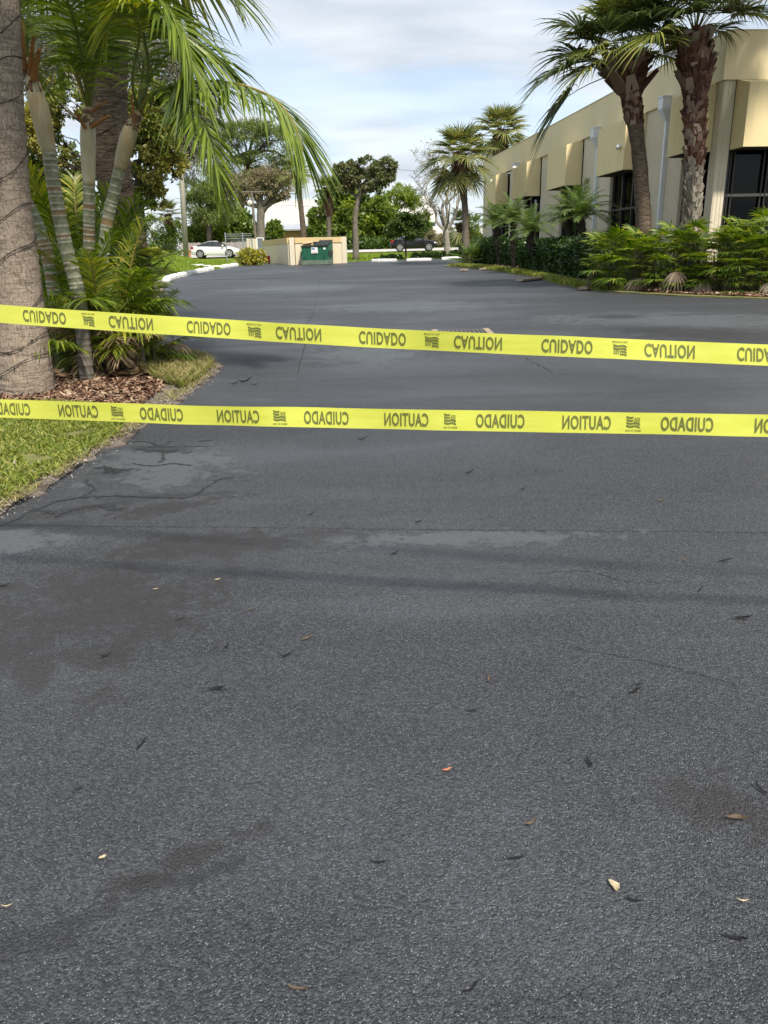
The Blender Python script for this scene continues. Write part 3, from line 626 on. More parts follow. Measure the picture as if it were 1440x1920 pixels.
def boot_pieces(Q, R, i0, i1, per, size, out=0.35):
    """stubs of cut leaf stalks set criss-cross around a trunk"""
    b = MB()
    for i in range(i0, i1):
        T = Q[min(i + 1, len(Q) - 1)] - Q[i - 1]; T = T / np.linalg.norm(T); step = np.linalg.norm(Q[min(i + 1, len(Q) - 1)] - Q[i - 1]) / 2
        for k in range(per):
            an = 2 * math.pi * (k + 0.5 * (i % 2)) / per + random.uniform(-0.2, 0.2)
            rad = np.array([math.cos(an), math.sin(an), 0]); tan = np.cross(T, rad); tan /= np.linalg.norm(tan)
            h = size * random.uniform(0.7, 1.4); w = size * random.uniform(0.35, 0.6)
            base = Q[i] + rad * R[i] * 0.9 + T * random.uniform(-0.5, 0.5) * step
            lean = tan * random.uniform(-0.5, 0.5); o = out * random.uniform(0.6, 1.5)
            top = base + T * h + rad * h * o + lean * h
            th = rad * size * 0.22
            b.add([base - tan * w - th, base + tan * w - th, base + tan * w + th, base - tan * w + th, top - tan * w * 0.6 - th * 0.4, top + tan * w * 0.6 - th * 0.4, top + tan * w * 0.6 + th * 0.5, top - tan * w * 0.6 + th * 0.5],
                  [(0, 3, 2, 1), (4, 5, 6, 7), (0, 1, 5, 4), (1, 2, 6, 5), (2, 3, 7, 6), (3, 0, 4, 7)])
    return b

# ================================================================== OFFICE BUILDING (right)
BC = D(1366, 57, 22.0); _d = ray(585, 478); _d = _d / _d[1]; _d[2] = 0; _d /= np.linalg.norm(_d)
BRZ = math.atan2(_d[1], _d[0]); BZ = 0.5
bld = thing('office_building', 'long ochre stucco office building with projecting yellow window hoods', 'building', (BC[0], BC[1], BZ), BRZ)
def bw(t, o, z=0.0):
    """a point of the facade: t metres from the near corner, o metres out from the fascia"""
    n_ = np.array([-_d[1], _d[0], 0]); p = np.array([BC[0], BC[1], 0]) + _d * t + n_ * o; p[2] = z; return p
ZT, ZF, ZB = 6.62, 5.53, 3.90
LEN, DEP = 29.3, 15.0
def bpart(name, m, lo, hi, parent=bld):
    b = MB(); b.box((lo[0], lo[1], lo[2] - BZ), (hi[0], hi[1], hi[2] - BZ)); o = b.build(name, m, parent)
    return o
fas = bpart('fascia', M['stucco'], (0, -0.3, ZF), (LEN, 0, ZT))
bpart('fascia', M['stucco'], (0, -DEP, ZF), (0.3, -0.3, ZT))
bpart('coping', M['pier'], (-0.02, -0.32, ZT), (LEN + 0.02, 0.02, ZT + 0.025))
bpart('coping', M['pier'], (-0.02, -DEP, ZT), (0.32, -0.32, ZT + 0.025))
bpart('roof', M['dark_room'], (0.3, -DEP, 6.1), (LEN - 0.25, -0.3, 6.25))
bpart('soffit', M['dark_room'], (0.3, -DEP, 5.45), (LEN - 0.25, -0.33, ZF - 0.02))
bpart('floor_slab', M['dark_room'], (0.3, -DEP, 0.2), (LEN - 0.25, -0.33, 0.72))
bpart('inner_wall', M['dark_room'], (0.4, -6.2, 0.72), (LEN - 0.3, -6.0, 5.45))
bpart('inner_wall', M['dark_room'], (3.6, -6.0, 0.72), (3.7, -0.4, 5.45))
bpart('rear_wall', M['pier'], (0.3, -DEP - 0.25, 0), (LEN, -DEP, ZT))
bpart('far_wall', M['pier'], (LEN - 0.25, -DEP, 0), (LEN, -0.33, ZF))
def fluted(t0, t1, o, z0, z1, axis='t', thick=0.25, step=0.085):
    """wall panel with real vertical grooves"""
    n = max(2, int((t1 - t0) / step)); prof = []
    for i in range(n):
        a = t0 + (t1 - t0) * i / n; c = (t1 - t0) / n
        prof += [(a, o - 0.012), (a + c * 0.22, o - 0.012), (a + c * 0.28, o), (a + c * 0.94, o)]
    prof.append((t1, o)); k = len(prof); b = MB(); V = []
    def pt(a, q, z): return (a, q, z - BZ) if axis == 't' else (-q, -a, z - BZ)
    for z in (z0, z1): V += [pt(a, q, z) for a, q in prof]
    V += [pt(t0, o - thick, z0), pt(t1, o - thick, z0), pt(t0, o - thick, z1), pt(t1, o - thick, z1)]
    Fs = [(i, i + 1, k + i + 1, k + i) for i in range(k - 1)]
    Fs += [(0, k, 2 * k + 2, 2 * k), (k - 1, 2 * k + 1, 2 * k + 3, 2 * k - 1), (2 * k, 2 * k + 2, 2 * k + 3, 2 * k + 1)]
    b.add(V, Fs); return b.build('wall_panel', M['pier'], bld)
WINS = [(0.46, 2.12), (4.95, 7.72), (10.75, 13.5), (16.55, 19.5), (22.55, 25.6)]
edges = [0.08] + [q for w in WINS for q in w] + [LEN - 0.02]
for i in range(0, len(edges), 2): fluted(edges[i], edges[i + 1], -0.07, 0.0, ZF - 0.003)
def window(t0, t1, o, axis, nv=2, trans=2.80, z0=0.72, z1=5.4, bar='bronze'):
    def P(b, a0, a1, q0, q1, za, zb):
        if axis == 't': b.box((a0, q0, za - BZ), (a1, q1, zb - BZ))
        else: b.box((-q1, -a1, za - BZ), (-q0, -a0, zb - BZ))
    f = MB(); w = 0.09
    P(f, t0, t0 + w, o - 0.12, o, z0, z1); P(f, t1 - w, t1, o - 0.12, o, z0, z1); P(f, t0 + w, t1 - w, o - 0.12, o, z0, z0 + w); P(f, t0 + w, t1 - w, o - 0.12, o, z1 - w, z1)
    fo = f.build('window', M['bronze'], bld)
    g = MB(); P(g, t0 + w, t1 - w, o - 0.075, o - 0.065, z0 + w, z1 - w); g.build('pane', M['glass'], fo)
    for k in range(nv):
        a = t0 + (t1 - t0) * (k + 1) / (nv + 1); m_ = MB(); P(m_, a - 0.035, a + 0.035, o - 0.11, o + 0.01, z0 + w, z1 - w); m_.build('mullion', M['bronze'], fo)
    m_ = MB(); P(m_, t0 + w, t1 - w, o - 0.05, o + 0.005, trans - 0.035, trans + 0.035); m_.build('transom', M[bar], fo)
    return fo
for t0, t1 in WINS: window(t0, t1, -0.18, 't', 2)
# end wall facing the camera: pier, wide window, pier, window ...
E_ED = [(0.08, 0.385), (2.95, 4.6), (7.2, 8.9), (11.5, DEP)]
for a, b_ in E_ED: fluted(a, b_, -0.07, 0.0, ZF - 0.003, 'e')
window(0.385, 2.95, -0.14, 'e', 0, 2.80, bar='frame_grey')
window(4.6, 7.2, -0.18, 'e', 3, 2.80); window(8.9, 11.5, -0.18, 'e', 3, 2.80)
for q in (0.50, 0.60, 1.42, 1.54, 2.2):
    b = MB(); b.box((0.13, -q - 0.03, 0.75 - BZ), (0.22, -q, 5.3 - BZ)); b.build('mullion', M['bronze'], bld)
def hood(t0, t1, axis='t', dep=0.6):
    prof = [(-0.06, ZB), (dep, ZB), (dep, 5.36), (0.003, ZF - 0.006), (-0.06, ZF - 0.006)]; b = MB(); V = []
    for a in (t0, t1):
        for q, z in prof: V.append((a, q, z - BZ) if axis == 't' else (-q, -a, z - BZ))
    Fs = [(0, 1, 2, 3, 4), (9, 8, 7, 6, 5)] + [(i, 5 + i, 5 + (i + 1) % 5, (i + 1) % 5) for i in range(5)]
    b.add(V, Fs); o = b.build('window_hood', M['box_paint'], bld)
    bm = bmesh.new(); bm.from_mesh(o.data); bmesh.ops.recalc_face_normals(bm, faces=bm.faces); bm.to_mesh(o.data); bm.free()
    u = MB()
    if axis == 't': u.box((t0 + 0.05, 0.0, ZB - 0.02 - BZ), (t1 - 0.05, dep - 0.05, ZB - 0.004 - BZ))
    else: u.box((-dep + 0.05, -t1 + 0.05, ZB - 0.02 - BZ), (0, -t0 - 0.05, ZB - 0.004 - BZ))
    u.build('underside_shade', M['dark_room'], o)  # dark sheet standing in for the shade below the hood
for t0, t1 in ((0.42, 1.63), (4.85, 7.33), (10.85, 13.36), (16.7, 19.25), (23.0, 25.4)): hood(t0, t1)
hood(0.40, 2.95, 'e'); hood(4.6, 7.2, 'e'); hood(8.9, 11.5, 'e')
def downspout(t):
    b = MB(); zb = 0.55 - BZ
    top, bot = 0.16, 0.055
    b.box((t - bot, -0.065, zb), (t + bot, 0.06, 5.02 - BZ)); o = b.build('downspout', M['pipe'], bld)
    h = MB(); h.box((t - top, 0.002, 5.36 - BZ), (t + top, 0.26, 5.66 - BZ)); h.box((t - top - 0.02, 0.002, 5.66 - BZ), (t + top + 0.02, 0.28, 5.70 - BZ))
    z1, z0 = 5.36 - BZ, 5.02 - BZ
    V = [(t - top, 0.002, z1), (t + top, 0.002, z1), (t + top, 0.26, z1), (t - top, 0.26, z1), (t - bot, -0.065, z0), (t + bot, -0.065, z0), (t + bot, 0.06, z0), (t - bot, 0.06, z0)]
    h.add(V, [(0, 1, 5, 4), (1, 2, 6, 5), (2, 3, 7, 6), (3, 0, 4, 7)]); h.build('conductor_head', M['pipe'], o)
    for z in (1.6, 3.1, 4.5):
        s = MB(); s.box((t - bot - 0.012, -0.06, z - BZ), (t + bot + 0.012, 0.068, z + 0.045 - BZ)); s.build('strap', M['pipe'], o)
for t in (3.15, 8.98, 20.55, 26.5): downspout(t)
# fittings on the facade
def dome_camera(t, o, z, label):
    p = bw(t, o, z); r = thing('security_camera', label, 'camera', p, BRZ)
    b = MB(); b.tube([(0, 0, 0), (0, 0.05, 0)], 0.06, 12); b.build('mount', M['white_paint'], r)
    b = MB(); b.tube([(0, 0.05, -0.02), (0, 0.10, -0.035), (0, 0.135, -0.05), (0, 0.15, -0.055)], [0.075, 0.08, 0.055, 0.01], 12); b.build('dome', M['white_paint'], r, True)
    b = MB(); b.tube([(0, 0.10, -0.06), (0, 0.13, -0.09)], [0.05, 0.02], 10); b.build('lens', M['car_glass'], r)
dome_camera(5.15, 0.602, 4.62, 'small white dome camera on the hood beside the brown-trunked palm')
def flood(t, o, z, label):
    p = bw(t, o, z); r = thing('flood_light', label, 'light', p, BRZ)
    b = MB(); b.box((-0.03, 0, -0.03), (0.03, 0.12, 0.03)); b.build('bracket', M['white_paint'], r)
    b = MB(); b.add([(-0.1, 0.1, -0.04), (0.1, 0.1, -0.04), (0.1, 0.2, -0.06), (-0.1, 0.2, -0.06), (-0.09, 0.1, 0.05), (0.09, 0.1, 0.05), (0.1, 0.2, 0.03), (-0.1, 0.2, 0.03)], [(0, 3, 2, 1), (4, 5, 6, 7), (0, 1, 5, 4), (1, 2, 6, 5), (2, 3, 7, 6), (3, 0, 4, 7)]); b.build('lamp_head', M['white_paint'], r)
flood(23.6, 0.602, 5.15, 'small white flood light on the hood farthest from the camera')
flood(18.6, 0.602, 5.33, 'small white flood light on top of the second farthest hood')
# shelf with goods behind the end window
p = D(1402, 442, 22.55)
sh = thing('display_shelf', 'dark metal shelf seen through the end window', 'shelf', (p[0], p[1], 0.72), 0)
zt = p[2] - 0.72 - 0.02
b = MB(); b.box((-0.55, -0.2, zt - 0.03), (0.75, 0.25, zt)); b.build('board', M['frame_grey'], sh)
b = MB(); b.box((-0.55, -0.2, zt - 0.45), (0.75, 0.25, zt - 0.42)); b.build('board', M['frame_grey'], sh)
for x in (-0.52, 0.72):
    b = MB(); b.box((x - 0.02, -0.18, 0), (x + 0.02, 0.22, zt - 0.03)); b.build('upright', M['bronze'], sh)
for i, (px, w, h, m, lab) in enumerate(((1383, 0.16, 0.42, 'paper', 'white carton at the left of the shelf behind glass'), (1393, 0.13, 0.36, 'orange_tin', 'orange carton on the shelf behind the end window'), (1403, 0.13, 0.36, 'blue_pack', 'blue and white pack beside the orange carton'), (1413, 0.15, 0.42, 'blue_pack', 'taller blue pack at the right of the shelf behind glass'))):
    q = D(px, 442, 22.5); b = MB(); b.box((-w * 0.46, -0.12, 0), (w * 0.46, 0.12, h)); b.box((-w * 0.4, -0.10, h), (w * 0.4, 0.10, h + 0.02))
    o = b.build('carton', M[m]); o.location = (q[0], q[1], 0.72 + zt + 0.001); tag(o, lab, 'carton', 'cartons on the shelf')

# ================================================================== BACKGROUND BUILDINGS
def simple_building(name, label, x0, x1, y0, y1, zb, zw, wall, roof, roofh=0.0, over=0.3, wins=(), band=None):
    r = thing(name, label, 'building', ((x0 + x1) / 2, y0, zb)); cx = (x0 + x1) / 2
    b = MB(); b.box((x0 - cx, 0, -1), (x1 - cx, y1 - y0, zw - zb)); b.build('wall', wall, r)
    b = MB(); h = zw - zb
    if roofh:
        my = (y1 - y0) / 2
        V = [(x0 - cx - over, -over, h), (x1 - cx + over, -over, h), (x1 - cx + over, y1 - y0 + over, h), (x0 - cx - over, y1 - y0 + over, h), (x0 - cx - over, my, h + roofh), (x1 - cx + over, my, h + roofh)]
        V2 = [(a, c, d + 0.15) for a, c, d in V]
        b.add(V2, [(0, 1, 5, 4), (2, 3, 4, 5), (1, 2, 5), (3, 0, 4)]); b.add(V, [(3, 2, 1, 0)]); b.add([V[0], V[1], V2[1], V2[0]], [(0, 1, 2, 3)])
    else: b.box((x0 - cx - over, -over, h), (x1 - cx + over, y1 - y0 + over, h + 0.3))
    b.build('roof', roof, r)
    for (a, c, za, zc) in wins:
        f = MB(); f.box((a - cx, -0.06, za - zb), (c - cx, 0.03, zc - zb)); fo = f.build('window', M['white_paint'], r)
        g = MB(); g.box((a - cx + 0.1, -0.09, za - zb + 0.1), (c - cx - 0.1, -0.065, zc - zb - 0.1)); g.build('pane', M['car_glass'], fo)
    if band:
        f = MB(); f.box((x0 - cx, -0.05, band[0] - zb), (x1 - cx, 0.02, band[1] - zb)); f.build('band', M['grey_wall'], r)
    return r
def pxbox(x0, x1, ytop, ybot, Y):
    a = D(x0, ybot, Y); c = D(x1, ytop, Y); return a[0], c[0], a[2], c[2]
# orange bungalow behind the bin enclosure
x0, x1, zb_, zt_ = pxbox(486, 617, 431, 460, 92.0)
simple_building('bungalow', 'low orange bungalow with white roof behind the bin enclosure', x0, x1, 92, 103, zb_, zt_, M['orange_wall'], M['bungalow_roof'], 0.75, 0.6, [(x0 + 0.4, x0 + 1.7, zt_ - 1.5, zt_ - 0.5), (x0 + 5.4, x0 + 6.6, zt_ - 1.5, zt_ - 0.4)])
x0, x1, zb_, zt_ = pxbox(488, 816, 417, 462, 165.0)
simple_building('warehouse', 'big white warehouse with pale low roof rising behind the trees', x0, x1, 165, 225, zb_, zt_, M['white_wall'], M['roof_white'], 6.6, 0.5, [], (zt_ - 1.9, zt_ - 0.3))
x0, x1, zb_, zt_ = pxbox(786, 960, 438, 463, 125.0)
simple_building('white_house', 'pale single storey house behind the bare tree', x0, x1, 125, 140, zb_, zt_, M['white_wall'], M['roof_white'], 1.4, 0.6, [(x0 + 2 + 3 * i, x0 + 3.4 + 3 * i, zt_ - 1.7, zt_ - 0.5) for i in range(4)])
# bin enclosure
A = G(549, 497); B_ = G(646, 494); C_ = D(497, 489, 51.0)
encl = thing('bin_enclosure', 'tan stucco wall around the dumpster with ochre top band', 'wall', A)
H_E = 1.42
def wall_run(P, Q, th=0.2):
    P = np.array([P[0] - A[0], P[1] - A[1], -0.3]); Q = np.array([Q[0] - A[0], Q[1] - A[1], -0.3]); L = np.linalg.norm((Q - P)[:2]); u = (Q - P) / L; u[2] = 0; n_ = np.array([-u[1], u[0], 0])
    b = MB(); c = (P + Q) / 2; b.obox((c[0], c[1], (H_E - 0.29 - 0.3) / 2), u * L / 2, n_ * th / 2, (0, 0, (H_E - 0.29 + 0.3) / 2)); b.build('wall', M['enclosure'], encl)
    b = MB(); b.obox((c[0], c[1], H_E - 0.145), u * (L / 2 + 0.02), n_ * (th / 2 + 0.035), (0, 0, 0.143)); b.build('cap', M['enclosure_cap'], encl)
A2 = A + np.array([0.0, 0.25, 0]); B2 = np.array([B_[0], B_[1] + 0.55, 0])
wall_run(A2 + np.array([0.14, 0, 0]), B2 - np.array([0.12, 0, 0])); wall_run(A2 - np.array([0.14, 0, 0]), C_)
for q in (A2, B2):
    b = MB(); b.box((q[0] - A[0] - 0.13, q[1] - A[1] - 0.15, -0.3), (q[0] - A[0] + 0.13, q[1] - A[1] + 0.15, H_E + 0.008)); b.build('pillar', M['pier'], encl)
# dumpster
q0 = G(564.5, 497.5); q1 = G(615.5, 497.5); wd = q1[0] - q0[0]
dm = thing('dumpster', 'green steel dumpster with a white notice in front of the tan wall', 'dumpster', ((q0[0] + q1[0]) / 2, q0[1], float(gz(0, q0[1]))), math.atan2(q1[1] - q0[1], wd) * 0.4)
h2 = wd / 2 - 0.03
b = MB(); b.add([(-h2, 0.04, 0.1), (h2, 0.04, 0.1), (h2, 1.0, 0.1), (-h2, 1.0, 0.1), (-h2, 0, 0.95), (h2, 0, 0.95), (h2, 1.05, 1.18), (-h2, 1.05, 1.18)], [(0, 3, 2, 1), (0, 1, 5, 4), (1, 2, 6, 5), (2, 3, 7, 6), (3, 0, 4, 7)])
b.add([(-h2 + 0.04, 0.1, 0.5), (h2 - 0.04, 0.1, 0.5), (h2 - 0.04, 0.95, 0.5), (-h2 + 0.04, 0.95, 0.5)], [(0, 1, 2, 3)]); b.build('body', M['dump_green'], dm)
b = MB(); b.box((-h2 - 0.02, -0.03, 0.02), (h2 + 0.02, 0.95, 0.25)); b.build('base_rail', M['dump_base'], dm)
b = MB(); b.box((-h2 - 0.03, -0.035, 0.94), (h2 + 0.03, 0.03, 1.0)); b.build('rim', M['dump_dark'], dm)
b = MB()
for x in (-h2 - 0.075, h2 + 0.01): b.box((x, 0.1, 0.5), (x + 0.065, 0.8, 0.72))
b.build('fork_pocket', M['dump_dark'], dm)
for x0, x1, op in ((0.0, h2 + 0.02, 0), (-h2 - 0.02, -0.02, 1)):
    b = MB()
    if op: b.box((x0, 1.0, 0.85), (x1, 1.06, 1.2))
    else:
        b.add([(x0, -0.02, 1.02), (x1, -0.02, 1.02), (x1, 1.06, 1.27), (x0, 1.06, 1.27), (x0, -0.02, 0.985), (x1, -0.02, 0.985), (x1, 1.06, 1.235), (x0, 1.06, 1.235)], [(0, 1, 2, 3), (7, 6, 5, 4), (0, 4, 5, 1), (1, 5, 6, 2), (3, 7, 4, 0)])
        for i in range(6):
            xx = x0 + (x1 - x0) * (i + 0.5) / 6; b.add([(xx - 0.025, -0.01, 1.04), (xx + 0.025, -0.01, 1.04), (xx + 0.025, 1.05, 1.30), (xx - 0.025, 1.05, 1.30), (xx - 0.025, -0.01, 1.02), (xx + 0.025, -0.01, 1.02)], [(0, 1, 2, 3), (4, 5, 1, 0)])
    b.build('lid', M['dump_dark'], dm)
b = MB(); b.box((-0.18, -0.012, 0.6), (0.18, 0.012, 0.91)); pn = b.build('notice', M['paper'], dm)
b = MB(); b.box((-0.16, -0.016, 0.78), (0.02, -0.0125, 0.87)); b.build('print', M['print_blue'], pn)
b = MB(); b.box((-0.12, -0.016, 0.62), (0.15, -0.0125, 0.635)); b.box((-0.12, -0.016, 0.67), (0.12, -0.0125, 0.685)); b.build('print', M['print_red'], pn)
b = MB(); b.box((0.5, -0.012, 0.78), (0.62, 0.012, 0.88)); b.build('sticker', M['paper'], dm)
for x in (-0.55, 0.0, 0.55):
    b = MB(); b.box((x - 0.02, -0.03, 0.25), (x + 0.02, 0.06, 0.5)); b.build('rib', M['dump_green'], dm)
cb = thing('cardboard_box', 'brown cardboard box sticking out of the open dumpster', 'box', (dm.location.x - 0.38, dm.location.y + 0.5, dm.location.z + 0.55))
b = MB(); b.obox((0, 0, 0.3), (0.26, 0.05, 0.03), (-0.05, 0.2, 0.02), (0, 0, 0.3)); b.build('carton_body', M['cardboard'], cb)
b = MB(); b.obox((0.0, -0.22, 0.63), (0.24, 0.03, 0.03), (0.0, 0.07, 0.06), (0, 0.003, 0.003)); b.build('flap', M['cardboard'], cb)
# red bin beside the enclosure, grey door, croton
q = G(504, 492.5)
rb = thing('red_bin', 'dark red low bin between croton shrub and tan wall', 'bin', q)
b = MB(); b.add([(-0.26, -0.2, 0), (0.26, -0.2, 0), (0.26, 0.2, 0), (-0.26, 0.2, 0), (-0.3, -0.24, 0.34), (0.3, -0.24, 0.34), (0.3, 0.24, 0.34), (-0.3, 0.24, 0.34)], [(0, 3, 2, 1), (0, 1, 5, 4), (1, 2, 6, 5), (2, 3, 7, 6), (3, 0, 4, 7)]); b.build('tub', M['red_bin'], rb)
b = MB(); b.box((-0.32, -0.26, 0.34), (0.32, 0.26, 0.38)); b.build('lid', M['red_bin'], rb)
q0 = D(483, 480, 53.0); q1 = D(494, 445, 53.0)
gd = thing('metal_door', 'grey metal gate door in a white frame beside the enclosure', 'door', ((q0[0] + q1[0]) / 2, 53.0, float(gz(q0[0], 53)) - 0.05))
hw = (q1[0] - q0[0]) / 2; hh = q1[2] - gd.location.z
b = MB(); b.box((-hw, -0.03, 0), (-hw + 0.06, 0.05, hh)); b.box((hw - 0.06, -0.03, 0), (hw, 0.05, hh)); b.box((-hw + 0.06, -0.03, hh - 0.06), (hw - 0.06, 0.05, hh)); b.box((-hw + 0.06, -0.03, hh * 0.38), (hw - 0.06, 0.05, hh * 0.38 + 0.06)); b.build('frame', M['white_paint'], gd)
b = MB(); b.box((-hw + 0.06, 0, 0), (hw - 0.06, 0.03, hh * 0.38)); b.build('lower_panel', M['door_grey'], gd)
b = MB(); b.box((-hw + 0.06, 0, hh * 0.38 + 0.06), (hw - 0.06, 0.03, hh - 0.06)); b.build('upper_panel', M['door_grey'], gd)
q0 = D(464, 478, 54.0); q1 = D(482, 447, 54.0)
tp = thing('board_fence', 'short cream board fence left of the grey door', 'fence', ((q0[0] + q1[0]) / 2, 54.0, float(gz(q0[0], 54)) - 0.05))
n_ = 4; ww = (q1[0] - q0[0]) / n_; hh = q1[2] - tp.location.z
for i in range(n_):
    b = MB(); x = q0[0] - tp.location.x + ww * i; b.box((x + 0.01, 0, 0), (x + ww - 0.01, 0.03, hh - 0.02 * (i % 2))); b.build('board', M['pier'], tp)
# galvanised gate in front of the white car
q0 = D(426.5, 492, 52.0)
gt = thing('pipe_gate', 'galvanised steel pipe gate beside the white car', 'gate', (q0[0], 52.0, float(gz(q0[0], 52)) - 0.05))
tz = D(426, 436, 52.0)[2] - gt.location.z; xe = D(472, 445, 52.0)[0] - q0[0]; xm = D(455, 445, 52.0)[0] - q0[0]
for x, h in ((0, tz), (xm, tz - 0.02), (xe, tz - 0.35)):
    b = MB(); b.tube([(x, 0, -0.2), (x, 0, h)], 0.04, 8); b.build('post', M['steel'], gt)
for z in (tz - 0.1, tz - 0.22, tz - 0.36):
    b = MB(); b.tube([(0, 0, z), (xe, 0, z - 0.01)], 0.018, 6); b.build('rail', M['steel'], gt)
def wires():
    b = MB(); n = 26
    for i in range(n):
        x = xe * i / n; w_ = (tz - 0.38)
        b.tube([(x, 0.0, 0.9), (min(xe, x + 0.5), 0.0, w_)], 0.003, 3, cap=False); b.tube([(x, 0.004, w_), (min(xe, x + 0.5), 0.004, 0.9)], 0.003, 3, cap=False)
    return b
o = wires().build('chain_link', M['steel'], gt)
# grey plank fence behind the white car
q0 = D(340, 478, 79.0); q1 = D(470, 453, 79.0)
pf = thing('plank_fence', 'weathered grey wooden plank fence behind the white car', 'fence', (q0[0], 79.0, float(gz(q0[0], 79)) - 0.05))
hh = q1[2] - pf.location.z; n_ = 46; ww = (q1[0] - q0[0]) / n_
b = MB()
for i in range(n_): b.box((ww * i + 0.008, random.uniform(0, 0.03), 0), (ww * (i + 1) - 0.008, 0.05, hh + random.uniform(-0.05, 0.05)))
o = b.build('planks', M['wood_fence'], pf); o['kind'] = 'stuff'
b = MB(); b.box((0, 0.055, hh * 0.75), (ww * n_, 0.1, hh * 0.75 + 0.09)); b.build('rail', M['wood_fence'], pf)

# ================================================================== KERB BLOCKS, WHEEL STOPS, POLES, CARS
def stop_block(name, p, q, w, h, label, cat, group, cracked=False):
    L = math.hypot(q[0] - p[0], q[1] - p[1]); c = ((p[0] + q[0]) / 2, (p[1] + q[1]) / 2)
    zc = SL * c[1]; r = math.atan2(q[1] - p[1], q[0] - p[0])
    b = MB(); k = 0.035; n = 7; V = []
    prof = [(-w / 2, 0), (-w / 2, h * 0.55), (-w / 2 + k, h * 0.92), (-w / 4, h), (w / 4, h), (w / 2 - k, h * 0.92), (w / 2, h * 0.55), (w / 2, 0)]
    for i in range(n):
        x = -L / 2 + L * i / (n - 1); e = 0.9 if i in (0, n - 1) else 1.0
        for a, z in prof: V.append((x + random.uniform(-0.01, 0.01), a * e + random.uniform(-0.006, 0.006), z * e + random.uniform(-0.006, 0.006) * (z > 0)))
    m_ = len(prof); Fs = [(i * m_ + j, i * m_ + j + 1, (i + 1) * m_ + j + 1, (i + 1) * m_ + j) for i in range(n - 1) for j in range(m_ - 1)]
    Fs += [tuple(range(m_)), tuple((n - 1) * m_ + j for j in range(m_))[::-1]]
    b.add(V, Fs); o = b.build(name, M['white_chalk']); o.location = (c[0], c[1], zc); o.rotation_euler = (math.atan(0), -math.atan(SL) * math.sin(r), r)
    return tag(o, label, cat, group)
ws = [(698, 490.5, 744, 490), (763, 489.5, 809, 488.5), (828, 487, 868, 485.5)]
for (a, b_, c, d), lab in zip(ws, ('leftmost of the three white concrete wheel stops at the end of the lot', 'middle white concrete wheel stop in front of the long low hedge', 'rightmost white concrete wheel stop beside the palmetto')):
    stop_block('wheel_stop', G(a, b_), G(c, d), 0.18, 0.15, lab, 'wheel stop', 'white wheel stops at the end of the lot')
K = crv([(-7.75, 29.3, 0), (-8.3, 32.0, 0), (-8.38, 36.0, 0), (-8.28, 41.0, 0), (-7.85, 45.2, 0)], 12)
ordn = ['first', 'second', 'third', 'fourth', 'fifth', 'sixth', 'seventh', 'eighth', 'ninth', 'tenth']
idx = [i for i in range(11) if i != 8]
for j, i in enumerate(idx):
    p, q = K[i], K[i + 1]; u = (q - p) / np.linalg.norm(q - p)
    stop_block('kerb_block', p + u * 0.2, q - u * 0.2, 0.28, 0.17, 'white painted kerb block below the mound lawn, %s counted from the croton shrub' % ordn[len(idx) - 1 - j], 'kerb block', 'white kerb blocks along the mound')
# flat stones in the lawn by the gate
for i, (px, py, s, lab) in enumerate(((370, 492.5, 0.42, 'flat pale stone in the mound lawn, nearest the kerb blocks'), (387, 494.5, 0.3, 'small round pale stone in the mound lawn'), (412, 489, 0.6, 'long pale slab in the lawn below the white car'), (431, 492, 0.35, 'pale stone beside the croton shrub'))):
    Y = 43.5 + i * 0.6; q = D(px, py, Y); zz_ = float(gz(q[0], Y)) - 0.05
    b = MB(); n = 9; V = []
    for z, k in ((0, 1.0), (0.05, 0.95), (0.075, 0.7)):
        for j in range(n): an = 2 * math.pi * j / n; rr = s * k * random.uniform(0.85, 1.1); V.append((math.cos(an) * rr, math.sin(an) * rr * 0.55, z))
    b.add(V, [(a * n + j, a * n + (j + 1) % n, (a + 1) * n + (j + 1) % n, (a + 1) * n + j) for a in range(2) for j in range(n)] + [tuple(2 * n + j for j in range(n))])
    o = b.build('lawn_stone', M['white_chalk']); o.location = (q[0], Y, zz_ + 0.04); tag(o, lab, 'stone')
# poles
q0 = D(348, 474, 56.0)
pl = thing('utility_pole', 'tall pale concrete utility pole left of the white car', 'pole', (q0[0], 56.0, float(gz(q0[0], 56)) - 0.1))
top = D(329, 120, 56.0) - np.array(pl.location); b = MB(); b.tube([(0, 0, 0), top * 0.5, top], [0.19, 0.16, 0.12], 10); b.build('pole', M['concrete'], pl, True)
b = MB(); b.tube([top * 0.97 + np.array([-1.2, 0, 0]), top * 0.97 + np.array([1.2, 0, 0])], 0.06, 6); b.build('crossarm', M['bark_brown'], pl)
b = MB(); b.box((0.24, -0.03, 0.1), (0.34, 0.03, 0.75)); o = b.build('orange_marker_post', M['marker']); o.location = pl.location; tag(o, 'small orange marker post at the foot of the concrete pole', 'marker post')
q0 = D(481, 470, 62.0)
p2 = thing('lamp_pole', 'slender dark pole with crossarm and lamp beside the brown tree', 'pole', (q0[0], 62.0, float(gz(q0[0], 62)) - 0.1))
top = D(472, 360, 62.0) - np.array(p2.location); b = MB(); b.tube([(0, 0, 0), top * 0.5, top], [0.10, 0.09, 0.08], 8); b.build('pole', M['bark_sabal'], p2)
b = MB(); b.tube([top + np.array([-0.75, 0, 0]), top + np.array([0.8, 0, 0])], 0.05, 6); b.build('crossarm', M['bark_sabal'], p2)
c = D(471, 383, 62.0) - np.array(p2.location); b = MB(); b.tube([c + np.array([-0.02, 0.0, 0.1]), c + np.array([-0.04, -0.1, 0.12]), c + np.array([-0.06, -0.35, 0.06]), c + np.array([-0.07, -0.48, 0.02])], [0.06, 0.16, 0.19, 0.1], 10); b.build('lamp_head', M['cream_lamp'], p2)
